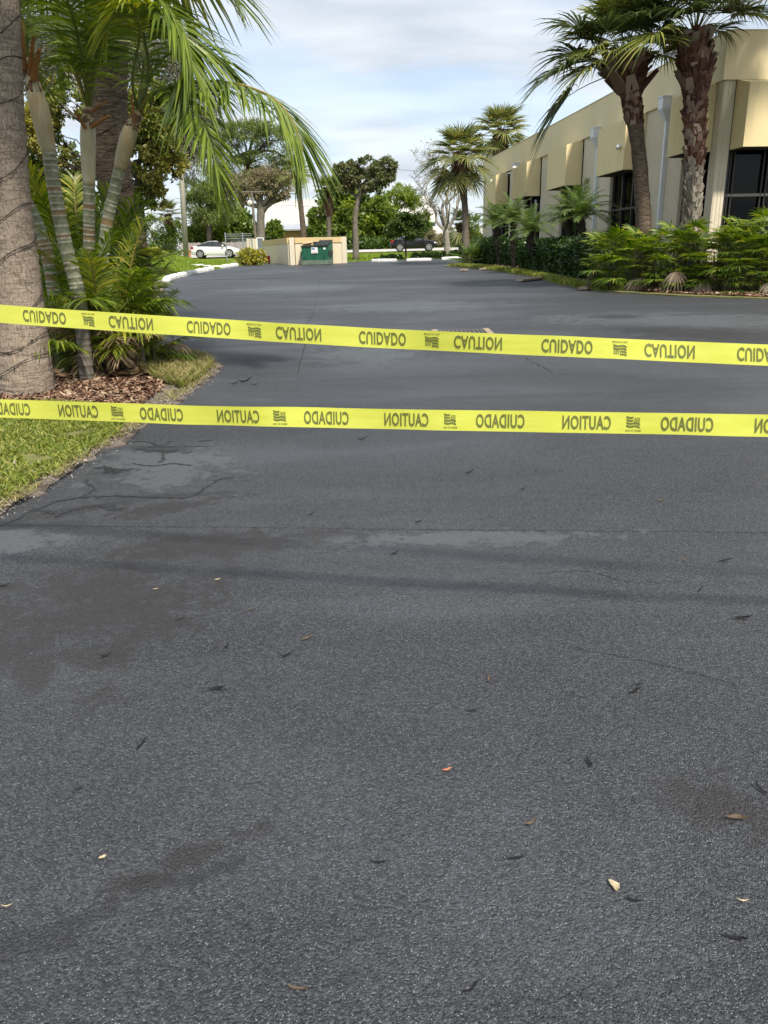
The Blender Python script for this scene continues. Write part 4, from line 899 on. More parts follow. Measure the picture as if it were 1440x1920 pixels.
# overhead wires
def wire(label, a, b_, sag):
    P = [np.array(a) + (np.array(b_) - np.array(a)) * t - np.array([0, 0, sag * 4 * t * (1 - t)]) for t in np.linspace(0, 1, 24)]
    m = MB(); m.tube(P, 0.014, 4); tag(m.build('overhead_wire', M['cable']), label, 'wire', 'overhead wires')
wire('upper overhead wire crossing the sky behind the flat-topped tree', D(329, 285, 84.0), D(1500, 352, 84.0), 0.5)
wire('lower overhead wire crossing the sky behind the flat-topped tree', D(329, 372, 84.0), D(1500, 420, 84.0), 0.4)

def sedan(name, label, paint, loc, rz, sc=1.0):
    """front towards +x"""
    r = thing(name, label, 'car', loc, rz)
    st = [(-2.2, 0.62, 0.60, 0.62, 0.42), (-2.12, 0.93, 0.88, 0.76, 0.30), (-1.85, 1.02, 0.96, 0.83, 0.24), (-1.62, 1.06, 0.97, 0.85, 0.2), (-1.05, 1.28, 0.96, 0.87, 0.2), (-0.5, 1.42, 0.94, 0.88, 0.2), (-0.05, 1.45, 0.92, 0.88, 0.2), (0.3, 1.40, 0.91, 0.88, 0.2), (1.15, 0.96, 0.88, 0.87, 0.2), (1.6, 0.86, 0.81, 0.85, 0.22), (2.0, 0.74, 0.70, 0.78, 0.26), (2.18, 0.55, 0.52, 0.62, 0.34)]
    b = MB(); w = MB(); rows = []
    for x, zt, zb, hw, z0 in st:
        cab = zt - zb > 0.2; rw = hw * (0.70 if cab else 0.86)
        half = [(hw * 0.93, z0), (hw, z0 + 0.12), (hw, (z0 + zb) / 2 + 0.05), (hw * 0.965, zb), (rw, zt - (0.05 if cab else 0.015)), (rw * 0.6, zt - 0.008), (0, zt)]
        rows.append([(x * sc, y * sc, z * sc) for y, z in half] + [(x * sc, -y * sc, z * sc) for y, z in half[-2::-1]])
    m_ = len(rows[0])
    for i in range(len(rows) - 1):
        c0 = st[i][1] - st[i][2] > 0.2; c1 = st[i + 1][1] - st[i + 1][2] > 0.2
        for j in range(m_ - 1):
            q = [rows[i][j], rows[i + 1][j], rows[i + 1][j + 1], rows[i][j + 1]]
            side = j in (3, m_ - 5); topf = j in (4, 5, m_ - 7, m_ - 6)
            glass = (side and (c0 or c1)) or (topf and (c0 != c1))
            (w if glass else b).add(q, [(0, 1, 2, 3)])
    b.add(rows[0], [tuple(range(m_))[::-1]]); b.add(rows[-1], [tuple(range(m_))])
    bo = b.build('body', paint, r); wo_ = w.build('window', M['car_glass'], r)
    bm = bmesh.new(); bm.from_mesh(bo.data); bmesh.ops.remove_doubles(bm, verts=bm.verts, dist=0.001); bmesh.ops.recalc_face_normals(bm, faces=bm.faces); bm.to_mesh(bo.data); bm.free()
    for f in bo.data.polygons: f.use_smooth = True
    bo.data.set_sharp_from_angle(angle=math.radians(38))
    for s in (-1, 1):
        p = MB(); 
        p.obox((-0.22 * sc, s * 0.775 * sc, 1.14 * sc), (0.022 * sc, 0, 0.0), (0, 0.02 * sc, 0), (0, -0.085 * s * sc, 0.2 * sc))
        p.build('pillar', M['tyre'], r)
        q = MB(); q.tube([(0.78 * sc, s * 0.86 * sc, 0.97 * sc), (0.76 * sc, s * 0.98 * sc, 1.0 * sc), (0.75 * sc, s * 1.04 * sc, 1.0 * sc)], [0.04, 0.085, 0.06], 8); q.build('mirror', paint, r)
        q = MB(); q.obox((-2.02 * sc, s * 0.70 * sc, 0.86 * sc), (0.13 * sc, 0.03 * s * sc, 0), (0, 0.10 * sc, 0), (0.0, 0, 0.085 * sc)); q.build('tail_light', M['tail'], r)
        q = MB(); q.obox((1.92 * sc, s * 0.66 * sc, 0.67 * sc), (0.15 * sc, -0.07 * s * sc, -0.03), (0, 0.12 * sc, 0), (0.0, 0, 0.055 * sc)); q.build('headlight', M['lamp'], r)
        for x in (-1.33, 1.30):
            hub = (x * sc, s * 0.80 * sc, 0.315 * sc)
            a = MB(); a.tube([(x * sc, s * 0.6 * sc, 0.34 * sc), (x * sc, s * 0.888 * sc, 0.34 * sc)], 0.385 * sc, 20); a.build('wheel_arch', M['tyre'], r)
            a = MB(); a.tube([(x * sc, s * 0.68 * sc, 0.315 * sc), (x * sc, s * 0.70 * sc, 0.315 * sc), (x * sc, s * 0.89 * sc, 0.315 * sc), (x * sc, s * 0.905 * sc, 0.315 * sc)], [0.29 * sc, 0.315 * sc, 0.315 * sc, 0.29 * sc], 20); wh = a.build('wheel', M['tyre'], r)
            a = MB()
            a.tube([(x * sc, s * 0.88 * sc, 0.315 * sc), (x * sc, s * 0.915 * sc, 0.315 * sc)], 0.07 * sc, 10)
            for k in range(5):
                an = 2 * math.pi * k / 5 + 0.3; ca, sa = math.cos(an), math.sin(an); c = np.array((x * sc + ca * 0.13 * sc, s * 0.905 * sc, 0.315 * sc + sa * 0.13 * sc)); a.obox(c, np.array((ca, 0, sa)) * 0.105 * sc, np.array((-sa, 0, ca)) * 0.045 * sc, (0, 0.012 * sc, 0))
            for k in range(20):
                an = 2 * math.pi * k / 20; ca, sa = math.cos(an), math.sin(an); a.obox((x * sc + ca * 0.225 * sc, s * 0.902 * sc, 0.315 * sc + sa * 0.225 * sc), np.array((ca, 0, sa)) * 0.022 * sc, np.array((-sa, 0, ca)) * 0.04 * sc, (0, 0.012 * sc, 0))
            a.build('rim', M['rim'], wh)
    b = MB(); b.box((2.05 * sc, -0.45 * sc, 0.36 * sc), (2.19 * sc, 0.45 * sc, 0.5 * sc)); b.build('grille', M['tyre'], r)
    b = MB(); b.box((-2.215 * sc, -0.26 * sc, 0.62 * sc), (-2.18 * sc, 0.26 * sc, 0.74 * sc)); b.build('number_plate', M['paper'], r)
    return r
q = G(406, 483.2)
sedan('parked_car', 'white sedan parked behind the mound by the plank fence', M['car_white'], (q[0], q[1], float(gz(q[0], q[1])) + 0.02), 0.06, 0.86)
q = G(777, 471.5)
sedan('street_car', 'black sedan on the street behind the small round tree', M['car_black'], (q[0], q[1], float(gz(q[0], q[1])) + 0.035), -0.02, 0.93)
# storm drain
ga, gb, gc_, gd_ = G(806, 614), G(900, 612), G(928, 628), G(828, 630)
dr = thing('drain_grate', 'rectangular iron storm drain grate set in the asphalt behind the upper tape', 'grate', (ga + gb + gc_ + gd_) / 4, math.atan2(gb[1] - ga[1], gb[0] - ga[0]))
L = np.linalg.norm(gb - ga) / 2; Wg = 0.55
b = MB()
for y in (-Wg, Wg): b.box((-L, y - 0.05, -0.02), (L, y + 0.05, 0.008))
for x in (-L, L): b.box((x - 0.05, -Wg + 0.05, -0.02), (x + 0.05, Wg - 0.05, 0.0075))
b.build('frame', M['stone'], dr)
for i in range(13):
    x = -L + 2 * L * (i + 0.5) / 13; b = MB(); b.box((x - 0.022, -Wg + 0.05, -0.012), (x + 0.022, Wg - 0.05, 0.006)); b.build('bar', M['grate'], dr)
b = MB(); b.box((-L + 0.05, -Wg + 0.05, 0.0012), (L - 0.05, Wg - 0.05, 0.0022)); b.build('pit', M['crack'], dr)

# ================================================================== TREES AND SHRUBS
def leaves_mesh(name, P, size, m, aspect=0.45, up=0.3, out=None):
    n = len(P); d = rng.normal(0, 1, (n, 3)); d[:, 2] -= 0.25
    if out is not None: d = d * 0.8 + out * 0.9
    d /= np.linalg.norm(d, axis=1)[:, None] + 1e-9
    nn = rng.normal(0, 1, (n, 3)); nn[:, 2] += up * 3
    s = np.cross(d, nn); s /= np.linalg.norm(s, axis=1)[:, None] + 1e-9
    L = size * rng.uniform(0.6, 1.35, n)[:, None]
    V = np.stack([P, P + d * L * 0.5 + s * L * aspect * 0.5, P + d * L, P + d * L * 0.5 - s * L * aspect * 0.5], 1).reshape(-1, 3)
    return npmesh(name, V, np.arange(4 * n).reshape(-1, 4), m)
def blob_points(blobs, n, clumps=26, cr=0.26, inner=0.45):
    """points gathered in clumps on the shells of ellipsoids"""
    vol = np.array([np.prod(r) ** (2 / 3) for _, r in blobs]); k = (vol / vol.sum() * n).astype(int) + 1
    out = []; nrm = []
    for (c, r), q in zip(blobs, k):
        c = np.array(c); r = np.array(r)
        d = rng.normal(0, 1, (clumps, 3)); d /= np.linalg.norm(d, axis=1)[:, None]
        cc = d * rng.uniform(inner, 0.98, (clumps, 1)); wts = rng.uniform(0.3, 1.0, clumps); ids = rng.choice(clumps, q, p=wts / wts.sum())
        off = rng.normal(0, 1, (q, 3)); off /= np.linalg.norm(off, axis=1)[:, None]; off *= (rng.uniform(0, 1, (q, 1)) ** 0.5) * cr * rng.uniform(0.6, 1.25, clumps)[ids][:, None]
        p = cc[ids] + off; out.append(c + p * r); nrm.append(p)
    return np.vstack(out), np.vstack(nrm)
def limb(b, p, q, r0, r1, bend=0.15, n=6, ns=6):
    p = np.array(p, float); q = np.array(q, float); L = np.linalg.norm(q - p); o = np.array([random.gauss(0, bend), random.gauss(0, bend), random.uniform(-0.5, 1) * bend]) * L
    P = crv([p, (p + q) / 2 + o, q], n); b.tube(P, [r0 + (r1 - r0) * i / (n - 1) for i in range(n)], ns)
    return P
def tree(name, label, Y, trunk, blobs, n, size, leaf, wood, r0, r1, aspect=0.45, group=None, fork=None, clumps=26, cr=0.26, sub=5, up=0.3, dp=0.8, cat='tree', inner=0.45):
    """trunk: [(px,py)...] from the ground up; blobs: (px, py, rx_px, ry_px[, dY])"""
    T = [D(x, y, Y) for x, y in trunk]; base = T[0].copy(); base[2] = float(gz(base[0], Y)) - 0.05
    T[0] = base - np.array([0, 0, 0.1])
    r = thing(name, label, cat, base, 0, group)
    k = Y / F_PX; BB = []
    for q in blobs:
        dY = q[4] if len(q) > 4 else 0.0
        BB.append((D(q[0], q[1], Y + dY), (q[2] * k, max(q[2], q[3]) * k * dp, q[3] * k)))
    b = MB(); m = 14; P = crv(T, m); b.tube(P, [r0 * (1.25 if i == 0 else 1) + (r1 - r0) * i / (m - 1) for i in range(m)], 10, 0, 0.06)
    for c, rad in BB:
        j = m - 1 if fork is None else random.randint(int(fork * m), m - 1)
        Q = limb(b, P[j], c, r1 * 0.75, r1 * 0.3, 0.12)
        for _ in range(sub):
            d = rng.normal(0, 1, 3); d /= np.linalg.norm(d); limb(b, Q[random.randint(2, 5)], np.array(c) + d * np.array(rad) * random.uniform(0.5, 0.95), r1 * 0.3, r1 * 0.08, 0.15, 5, 4)
    b.build('trunk', wood, r, True, base)
    Pp, nr = blob_points(BB, n, clumps, cr, inner)
    o = link('crown', leaves_mesh('crown', Pp - base, size, leaf, aspect, up, nr), r)
    return r
def shrub(name, label, Y, base, blobs, n, size, leaf, aspect=0.5, group=None, cat='shrub', dp=0.8, clumps=26, cr=0.28, inner=0.4, wood='dark_bark', fold=0):
    bpt = D(base[0], base[1], Y); bpt[2] = float(gz(bpt[0], Y)) - 0.05; k = Y / F_PX
    r = thing(name, label, cat, bpt, 0, group); BB = []
    for q in blobs:
        dY = q[4] if len(q) > 4 else 0.0; BB.append((D(q[0], q[1], Y + dY), (q[2] * k, max(q[2], q[3]) * k * dp, q[3] * k)))
    b = MB()
    for c, rad in BB:
        for _ in range(4):
            d = rng.normal(0, 1, 3); d /= np.linalg.norm(d); limb(b, bpt + np.array([random.gauss(0, 0.1), random.gauss(0, 0.1), 0]), np.array(c) + d * np.array(rad) * 0.7, 0.03 * k * 60, 0.008 * k * 60, 0.1, 5, 5)
    b.build('branches', M[wood], r, False, bpt)
    Pp, nr = blob_points(BB, n, clumps, cr, inner)
    Pp[:, 2] = np.maximum(Pp[:, 2], gz(Pp[:, 0], Pp[:, 1]) - 0.02)
    link('foliage', leaves_mesh('foliage', Pp - bpt, size, leaf, aspect, 0.3, nr), r); return r

# ---- far row behind the street and the mound
tree('pine_tree', 'tall dark pine with open layered crown behind the white car', 86.0, [(455, 470), (452, 400), (460, 330), (468, 285)],
     [(452, 245, 44, 12), (490, 240, 36, 12), (428, 262, 30, 12), (505, 262, 40, 14), (530, 292, 30, 13), (432, 296, 36, 14), (478, 300, 32, 12), (520, 322, 30, 12), (420, 325, 34, 12), (460, 338, 40, 12), (545, 345, 25, 12), (400, 350, 26, 12)], 15000, 0.55, M['pine_leaf'], M['dark_bark'], 0.4, 0.22, 0.12, fork=0.45, clumps=16, cr=0.38, sub=4, dp=1.0)
tree('pine_tree', 'bushy pine left of the tall pine, half hidden by a hanging frond', 80.0, [(392, 470), (392, 420), (396, 380)], [(395, 365, 40, 22), (372, 385, 30, 20), (418, 388, 32, 22), (396, 405, 42, 18), (360, 350, 20, 16)], 9000, 0.5, M['pine_leaf'], M['dark_bark'], 0.3, 0.16, 0.14, fork=0.4, dp=1.0)
row = [(368, 442, 26, 26, 'mid_leaf', 'bushy green tree just right of the concrete pole'), (402, 432, 34, 30, 'bright_leaf', 'bright green tree above the roof of the white car'), (440, 425, 36, 34, 'mid_leaf', 'round green tree above the front of the white car'), (420, 408, 34, 20, 'dark_leaf', 'dark green tree crown rising behind the bright green tree'), (468, 432, 24, 26, 'dark_leaf', 'dark green tree between gate and brown tree')]
for i, (x, y, rx, ry, lf, lab) in enumerate(row):
    tree('leafy_tree', lab, 83.0 + i, [(x, 474), (x, 458), (x + 2, y + 6)], [(x, y, rx, ry), (x - rx * 0.5, y + ry * 0.45, rx * 0.6, ry * 0.6), (x + rx * 0.5, y + ry * 0.4, rx * 0.6, ry * 0.6)], 5200, 0.38, M[lf], M['dark_bark'], 0.2, 0.1, 0.5, 'leafy trees behind the white car', dp=1.0, sub=3)
tree('brown_tree', 'thick-trunked tree with brownish dry crown left of the enclosure', 66.0, [(490, 475), (489, 430), (489, 390), (487, 370)],
     [(455, 345, 36, 18), (490, 338, 36, 20), (522, 345, 30, 18), (470, 358, 36, 16), (438, 365, 20, 12), (505, 325, 26, 12), (530, 362, 18, 10)], 6500, 0.3, M['brown_leaf'], M['tree_bark'], 0.36, 0.26, 0.3, fork=0.55, sub=9, cr=0.4)
shrub('leafy_shrub', 'green shrub between the brown tree trunk and the bungalow', 84.0, (512, 470), [(510, 430, 17, 16), (520, 440, 15, 12)], 2600, 0.34, M['mid_leaf'], 0.5, None, 'shrub', 1.0)
shrub('leafy_shrub', 'low green shrub against the warehouse right of the grey palm trunk', 120.0, (585, 465), [(583, 432, 12, 12), (572, 440, 10, 9)], 1400, 0.5, M['mid_leaf'], 0.5, None, 'shrub', 1.0)
big = [(625, 415, 42, 38, 'mid_leaf', 'dense green tree behind the small palm'), (668, 400, 52, 42, 'bright_leaf', 'tall dense green tree behind the flat-topped tree trunk'), (712, 408, 42, 38, 'mid_leaf', 'dense green tree right of the flat-topped tree trunk'), (645, 372, 42, 22, 'dark_leaf', 'dark green crown showing under the flat-topped tree'), (735, 428, 30, 24, 'bright_leaf', 'low bright green tree left of the small round tree'), (598, 432, 22, 26, 'mid_leaf', 'green tree at the left end of the dense row by the enclosure')]
for i, (x, y, rx, ry, lf, lab) in enumerate(big):
    tree('dense_tree', lab, 86.0 + i * 0.8, [(x, 474), (x, 455), (x + 2, y + 8)], [(x, y, rx, ry), (x - rx * 0.55, y + ry * 0.5, rx * 0.6, ry * 0.6), (x + rx * 0.55, y + ry * 0.45, rx * 0.6, ry * 0.6), (x, y + ry * 0.75, rx * 0.9, ry * 0.45)], 8500, 0.42, M[lf], M['dark_bark'], 0.22, 0.12, 0.5, 'dense trees beyond the street', dp=1.0, sub=3)
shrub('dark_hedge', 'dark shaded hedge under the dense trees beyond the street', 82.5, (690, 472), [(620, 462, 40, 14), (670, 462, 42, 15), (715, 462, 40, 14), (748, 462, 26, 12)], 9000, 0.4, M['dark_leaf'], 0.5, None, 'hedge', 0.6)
tree('pine_tree', 'small umbrella pine between the flat-topped and the bare tree', 104.0, [(742, 470), (740, 420), (744, 392)], [(752, 360, 22, 10), (772, 368, 16, 9), (735, 368, 18, 9), (758, 380, 20, 8), (778, 385, 12, 7)], 4200, 0.55, M['bright_leaf'], M['dark_bark'], 0.24, 0.13, 0.16, fork=0.6, clumps=16, cr=0.36, sub=4, dp=1.0)
shrub('leafy_shrub', 'slim green bush in front of the pale house', 118.0, (797, 462), [(797, 412, 9, 14), (800, 430, 9, 12)], 1500, 0.5, M['mid_leaf'], 0.4, None, 'shrub', 1.0)
shrub('dry_shrub', 'yellowish scrubby bush behind the front of the black car', 88.0, (812, 466), [(800, 444, 24, 14), (826, 450, 22, 14), (855, 452, 20, 13)], 3200, 0.3, M['brown_leaf'], 0.3, None, 'shrub', 0.8)
shrub('leafy_shrub', 'green scrub behind the far palm trunk', 84.0, (868, 466), [(862, 452, 20, 14), (885, 448, 22, 18), (905, 446, 20, 20), (880, 425, 18, 20)], 4200, 0.34, M['mid_leaf'], 0.4, None, 'shrub', 0.8)
# flat-topped tree
tree('flat_topped_tree', 'tall tree with clipped flat-topped crown on a bare grey trunk', 51.0, [(667, 488), (667, 450), (666, 410), (672, 375), (682, 352)],
     [(655, 318, 24, 15), (690, 312, 26, 15), (722, 310, 20, 14), (642, 335, 15, 13), (668, 340, 22, 14), (705, 335, 22, 15), (726, 332, 12, 14), (700, 352, 20, 9), (650, 352, 14, 8), (738, 315, 5, 12), (632, 322, 7, 12)], 15000, 0.17, M['olive_leaf'], M['tree_bark'], 0.21, 0.13, 0.5, fork=0.75, sub=7, clumps=22, cr=0.3, dp=0.9)
# small round tree
tree('round_tree', 'small round-headed dark green tree on a thin stem by the wheel stops', 49.6, [(761, 491), (761, 470), (760, 452)], [(760, 424, 36, 21), (735, 433, 16, 10), (786, 431, 15, 12), (760, 411, 24, 12), (778, 416, 18, 13)], 11000, 0.15, M['dark_leaf'], M['dark_bark'], 0.07, 0.045, 0.5, sub=6)
# low hedges behind the wheel stops
shrub('low_hedge', 'low clipped hedge left of the round tree stem', 49.8, (728, 490), [(716, 485, 14, 5.5), (734, 483, 16, 6.5), (748, 485, 8, 5)], 5500, 0.10, M['hedge_leaf'], 0.5, 'low hedges behind the wheel stops', 'hedge', 0.9)
shrub('low_hedge', 'long low clipped hedge behind the middle wheel stop', 49.8, (803, 489), [(776, 482, 10, 6.5), (792, 481, 13, 7.5), (810, 480, 14, 8), (828, 480, 13, 7.5)], 7000, 0.10, M['hedge_leaf'], 0.5, 'low hedges behind the wheel stops', 'hedge', 0.9)
shrub('low_hedge', 'short low hedge behind the rightmost wheel stop', 50.4, (858, 487), [(853, 477, 12, 7), (870, 476, 10, 7)], 3500, 0.10, M['hedge_leaf'], 0.5, 'low hedges behind the wheel stops', 'hedge', 0.9)
# croton
shrub('croton_shrub', 'round croton shrub with bright yellow leaves beside the enclosure', 45.6, (470, 497), [(458, 482, 14, 13), (472, 480, 16, 13), (485, 483, 12, 12), (470, 490, 20, 8)], 3400, 0.15, M['croton_leaf'], 0.45, None, 'shrub', 0.9)

# bare tree
def bare_tree():
    Y = 56.0; base = D(839, 478, Y); base[2] = float(gz(base[0], Y)) - 0.05; r = thing('bare_tree', 'leafless grey tree with forking crooked limbs and fine twigs', 'tree', base)
    b = MB(); tw = MB(); k = Y / F_PX
    def grow(p, d, L, rad, dep):
        P = [p]; dd = d.copy(); n = 4
        for i in range(n):
            dd = dd + rng.normal(0, 0.22, 3) + np.array([0, 0, 0.05]); dd /= np.linalg.norm(dd); P.append(P[-1] + dd * L / n)
        (b if rad > 0.02 else tw).tube(P, [rad * (1 - 0.35 * i / n) for i in range(n + 1)], 8 if rad > 0.06 else (5 if rad > 0.02 else 3), 0, 0.04, cap=False)
        if dep == 0: return
        for i in range(2 if dep > 3 else 3):
            a = rng.normal(0, 1, 3); a[1] *= 0.8; a /= np.linalg.norm(a); nd = dd * 0.8 + a * 0.62 + np.array([0, 0, 0.08]); nd /= np.linalg.norm(nd)
            grow(P[-1] if i == 0 else P[random.randint(2, 4)], nd, L * random.uniform(0.62, 0.85), rad * random.uniform(0.5, 0.68), dep - 1)
    top = D(835, 430, Y); b.tube(crv([base - np.array([0, 0, 0.1]), D(838, 455, Y), top], 8), [0.27, 0.24, 0.22, 0.21, 0.2, 0.2, 0.2, 0.2], 10, 0, 0.05)
    for tx, ty, L0 in ((800, 370, 1.9), (845, 350, 2.1), (880, 375, 1.9), (822, 340, 2.2), (865, 395, 1.6), (812, 395, 1.5)):
        d = D(tx, ty, Y + random.uniform(-1, 1)) - top; d /= np.linalg.norm(d); grow(top - np.array([0, 0, random.uniform(0, 0.35)]), d, L0, random.uniform(0.085, 0.125), 5)
    b.build('trunk', M['pale_bark'], r, True, base); tw.build('twigs', M['twig'], r, False, base)
    P = np.array(tw.v)[rng.integers(0, len(tw.v), 900)] - base
    link('sparse_leaves', leaves_mesh('sparse_leaves', P, 0.16, M['brown_leaf'], 0.4), r)
bare_tree()

# ---- trees behind the left palms
tree('yellow_green_tree', 'leafy tree with yellowing leaves behind the ringed palm stems', 17.0, [(268, 590), (266, 440), (262, 370), (255, 300)],
     [(70, 235, 36, 50), (110, 300, 50, 52), (60, 330, 40, 40), (125, 375, 45, 38), (105, 190, 45, 35), (255, 215, 48, 50), (292, 262, 44, 48), (318, 312, 26, 34), (262, 335, 42, 34), (292, 365, 24, 20), (285, 180, 30, 30)], 26000, 0.10, M['yg_leaf'], M['dark_bark'], 0.10, 0.055, 0.45, fork=0.55, sub=6, cr=0.3, dp=0.7, clumps=30)
tree('feathery_tree', 'tall pale grey-green feathery tree rising behind the yellowing tree', 33.0, [(222, 560), (222, 420), (222, 300), (250, 180)],
     [(250, 60, 60, 60), (300, 130, 64, 64), (345, 215, 60, 62), (210, 20, 60, 50), (110, 60, 70, 70), (60, 130, 60, 60), (150, 130, 60, 60), (360, 285, 44, 40), (330, 90, 40, 40), (390, 250, 30, 40)], 60000, 0.17, M['feather_leaf'], M['pale_bark'], 0.3, 0.11, 0.2, fork=0.4, sub=12, cr=0.42, dp=0.7, clumps=30, inner=0.3)
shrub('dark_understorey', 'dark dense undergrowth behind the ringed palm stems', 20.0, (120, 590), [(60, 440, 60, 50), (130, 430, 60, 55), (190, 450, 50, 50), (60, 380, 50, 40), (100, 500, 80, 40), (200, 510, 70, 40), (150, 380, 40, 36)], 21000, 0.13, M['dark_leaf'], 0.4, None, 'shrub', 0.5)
shrub('mid_understorey', 'olive green shrubs between yellowing tree and concrete pole', 60.0, (305, 490), [(290, 430, 34, 34), (318, 450, 26, 26), (275, 470, 30, 22), (330, 432, 16, 26), (302, 478, 26, 14)], 9000, 0.18, M['mid_leaf'], 0.35, None, 'shrub', 0.8)
q = D(62, 470, 24.0)
yf = thing('board_fence', 'pale yellow board fence glimpsed behind the leftmost palm trunk', 'fence', (D(40, 470, 24.0)[0], 24.0, float(gz(-9, 24)) - 0.05))
for i in range(9):
    b = MB(); b.box((i * 0.16, 0, 0), (i * 0.16 + 0.145, 0.03, q[2] - yf.location.z + 0.25)); b.build('board', M['box_paint'], yf)

# ================================================================== PALMS
GA = 2.39996
def fan_set(Lp, R, elevs, nseg, droop, mats, per=2, sag=28, w0=1.0, spread=125, fold=0.25, pr=0.013):
    out = []
    for e in elevs:
        for _ in range(per): out.append((e, fan(e, Lp * random.uniform(0.9, 1.1), R * random.uniform(0.92, 1.08), nseg, spread, droop * (1.2 if e < 20 else 1), sag, fold, w0, pr=pr).mesh('frond', mats)))
    return out
ELV = [84, 68, 50, 32, 12, -10, -32]
SETS = {
    'sabal': fan_set(1.3, 1.2, ELV, 46, 0.34, [M['sabal_leaf'], M['rachis']], 2, 22, 1.3, 130, 0.42),
    'sabal_dark': fan_set(1.3, 1.2, ELV, 46, 0.36, [M['sabal_dark'], M['rachis']], 1, 22, 1.3, 130, 0.42),
    'far': fan_set(0.95, 1.0, ELV, 30, 0.16, [M['sabal_far'], M['rachis']], 1, 16, 1.1),
}
def sabal(name, label, Y, pxs, radii, crown='sabal', scale=1.0, n=30, bark='bark_sabal', boots=None, group=None, ring=60, lean=0.0, low=-32, dark=None, seed=0, hang=()):
    """pxs: trunk axis from ground to crown in photo pixels at depth Y"""
    random.seed(100 + seed)
    P = [D(x, y, Y) for x, y in pxs]; base = P[0].copy(); base[2] = float(gz(base[0], Y)) - 0.05; P[0] = base - np.array([0, 0, 0.1])
    r = thing(name, label, 'palm tree', base, 0, group)
    b, Q, R = trunk_mesh(P, radii, ring, 14, 0.05, 0.03); b.build('trunk', M[bark], r, True, base)
    for (f0, f1, per, size, out, m_) in (boots or []):
        o = boot_pieces(Q, R, max(1, int(f0 * ring)), min(ring - 1, int(f1 * ring)), per, size, out).build('boots', M[m_], r, False, base); o['kind'] = 'stuff'
    top = Q[-1] - base
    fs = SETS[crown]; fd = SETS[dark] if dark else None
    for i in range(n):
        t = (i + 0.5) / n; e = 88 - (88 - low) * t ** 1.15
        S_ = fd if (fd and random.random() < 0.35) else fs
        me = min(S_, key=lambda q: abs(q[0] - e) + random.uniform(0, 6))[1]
        o = link('frond', me, r, top + np.array([0, 0, -0.25 * t]), i * GA + random.uniform(-0.25, 0.25) + lean)
        k = scale * random.uniform(0.85, 1.12); o.scale = (k, k, k)
    for az, e in hang:
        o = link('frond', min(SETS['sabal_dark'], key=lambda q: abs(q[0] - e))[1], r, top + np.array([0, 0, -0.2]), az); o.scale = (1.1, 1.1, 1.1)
    return r
# the two big palms by the building, one at the right edge, and two far ones
sabal('sabal_palm', 'tall fan palm with smooth leaning trunk and ragged brown collar by the building', 21.6, [(1207, 560), (1207, 440), (1203, 350), (1196, 270), (1188, 215), (1178, 150), (1172, 118)], [0.24, 0.215, 0.19, 0.18, 0.21, 0.26, 0.2], 'sabal', 0.9, 34, 'bark_brown', [(0.60, 0.78, 9, 0.15, 0.3, 'boots'), (0.76, 0.96, 9, 0.32, 0.85, 'boots')], 'tall fan palms', dark='sabal_dark', seed=1, low=18, hang=((3.0, -10), (2.75, 32), (3.3, 12), (3.05, 50)))
sabal('sabal_palm', 'tall fan palm with shaggy boot-covered trunk, grey below and red-brown above', 20.8, [(1293, 560), (1295, 440), (1300, 350), (1303, 270), (1303, 190), (1304, 120), (1304, 60)], [0.24, 0.22, 0.18, 0.19, 0.23, 0.31, 0.2], 'sabal', 0.9, 34, 'bark_sabal', [(0.02, 0.42, 9, 0.15, 0.32, 'boots_pale'), (0.40, 0.72, 9, 0.17, 0.4, 'boots'), (0.70, 0.95, 10, 0.24, 0.5, 'boots')], 'tall fan palms', dark='sabal_dark', seed=5, low=20)
sabal('sabal_palm', 'fan palm cut off by the right edge of the picture', 20.2, [(1462, 560), (1459, 440), (1466, 300), (1478, 100), (1486, -60), (1490, -110)], [0.30, 0.27, 0.22, 0.22, 0.22, 0.2], 'sabal', 0.95, 26, 'bark_sabal', [(0.8, 0.97, 9, 0.2, 0.4, 'boots')], 'tall fan palms', dark='sabal_dark', seed=7, low=0)
sabal('sabal_palm', 'fan palm at the far end of the building with yellowing skirt', 40.0, [(872, 496), (873, 440), (871, 380), (865, 330), (862, 296)], [0.19, 0.16, 0.15, 0.22, 0.2], 'far', 1.1, 34, 'bark_sabal', [(0.66, 0.97, 7, 0.26, 0.45, 'boots')], 'far fan palms', seed=9, low=-45)
sabal('sabal_palm', 'fan palm whose crown shows above the far roof of the building', 56.0, [(936, 480), (937, 400), (938, 330), (938, 280), (939, 252)], [0.24, 0.24, 0.26, 0.34, 0.24], 'far', 1.3, 34, 'bark_sabal', [(0.6, 0.97, 7, 0.35, 0.5, 'boots')], 'far fan palms', seed=12, low=-30)
sabal('sabal_palm', 'small fan palm with red-brown boots left of the flat-topped tree', 52.0, [(616, 478), (617, 445), (617, 410), (616, 385), (614, 358)], [0.14, 0.14, 0.16, 0.19, 0.16], 'far', 0.62, 26, 'bark_sabal', [(0.55, 0.97, 6, 0.26, 0.3, 'boots')], 'far fan palms', seed=14, low=20)
sabal('sabal_palm', 'fan palm behind the bin enclosure with thin grey trunk', 50.0, [(570, 480), (569, 440), (565, 395), (560, 355), (556, 325)], [0.2, 0.18, 0.15, 0.17, 0.16], 'far', 0.62, 24, 'bark_brown', [(0.8, 0.97, 6, 0.24, 0.4, 'boots')], 'far fan palms', seed=15, low=-10)
sabal('sabal_palm', 'low fan palm beside the olive shrubs left of the concrete pole', 60.0, [(316, 480), (316, 430), (315, 405)], [0.2, 0.18, 0.17], 'far', 0.75, 20, 'bark_sabal', [(0.5, 0.97, 6, 0.2, 0.3, 'boots')], 'far fan palms', seed=17, low=-10)
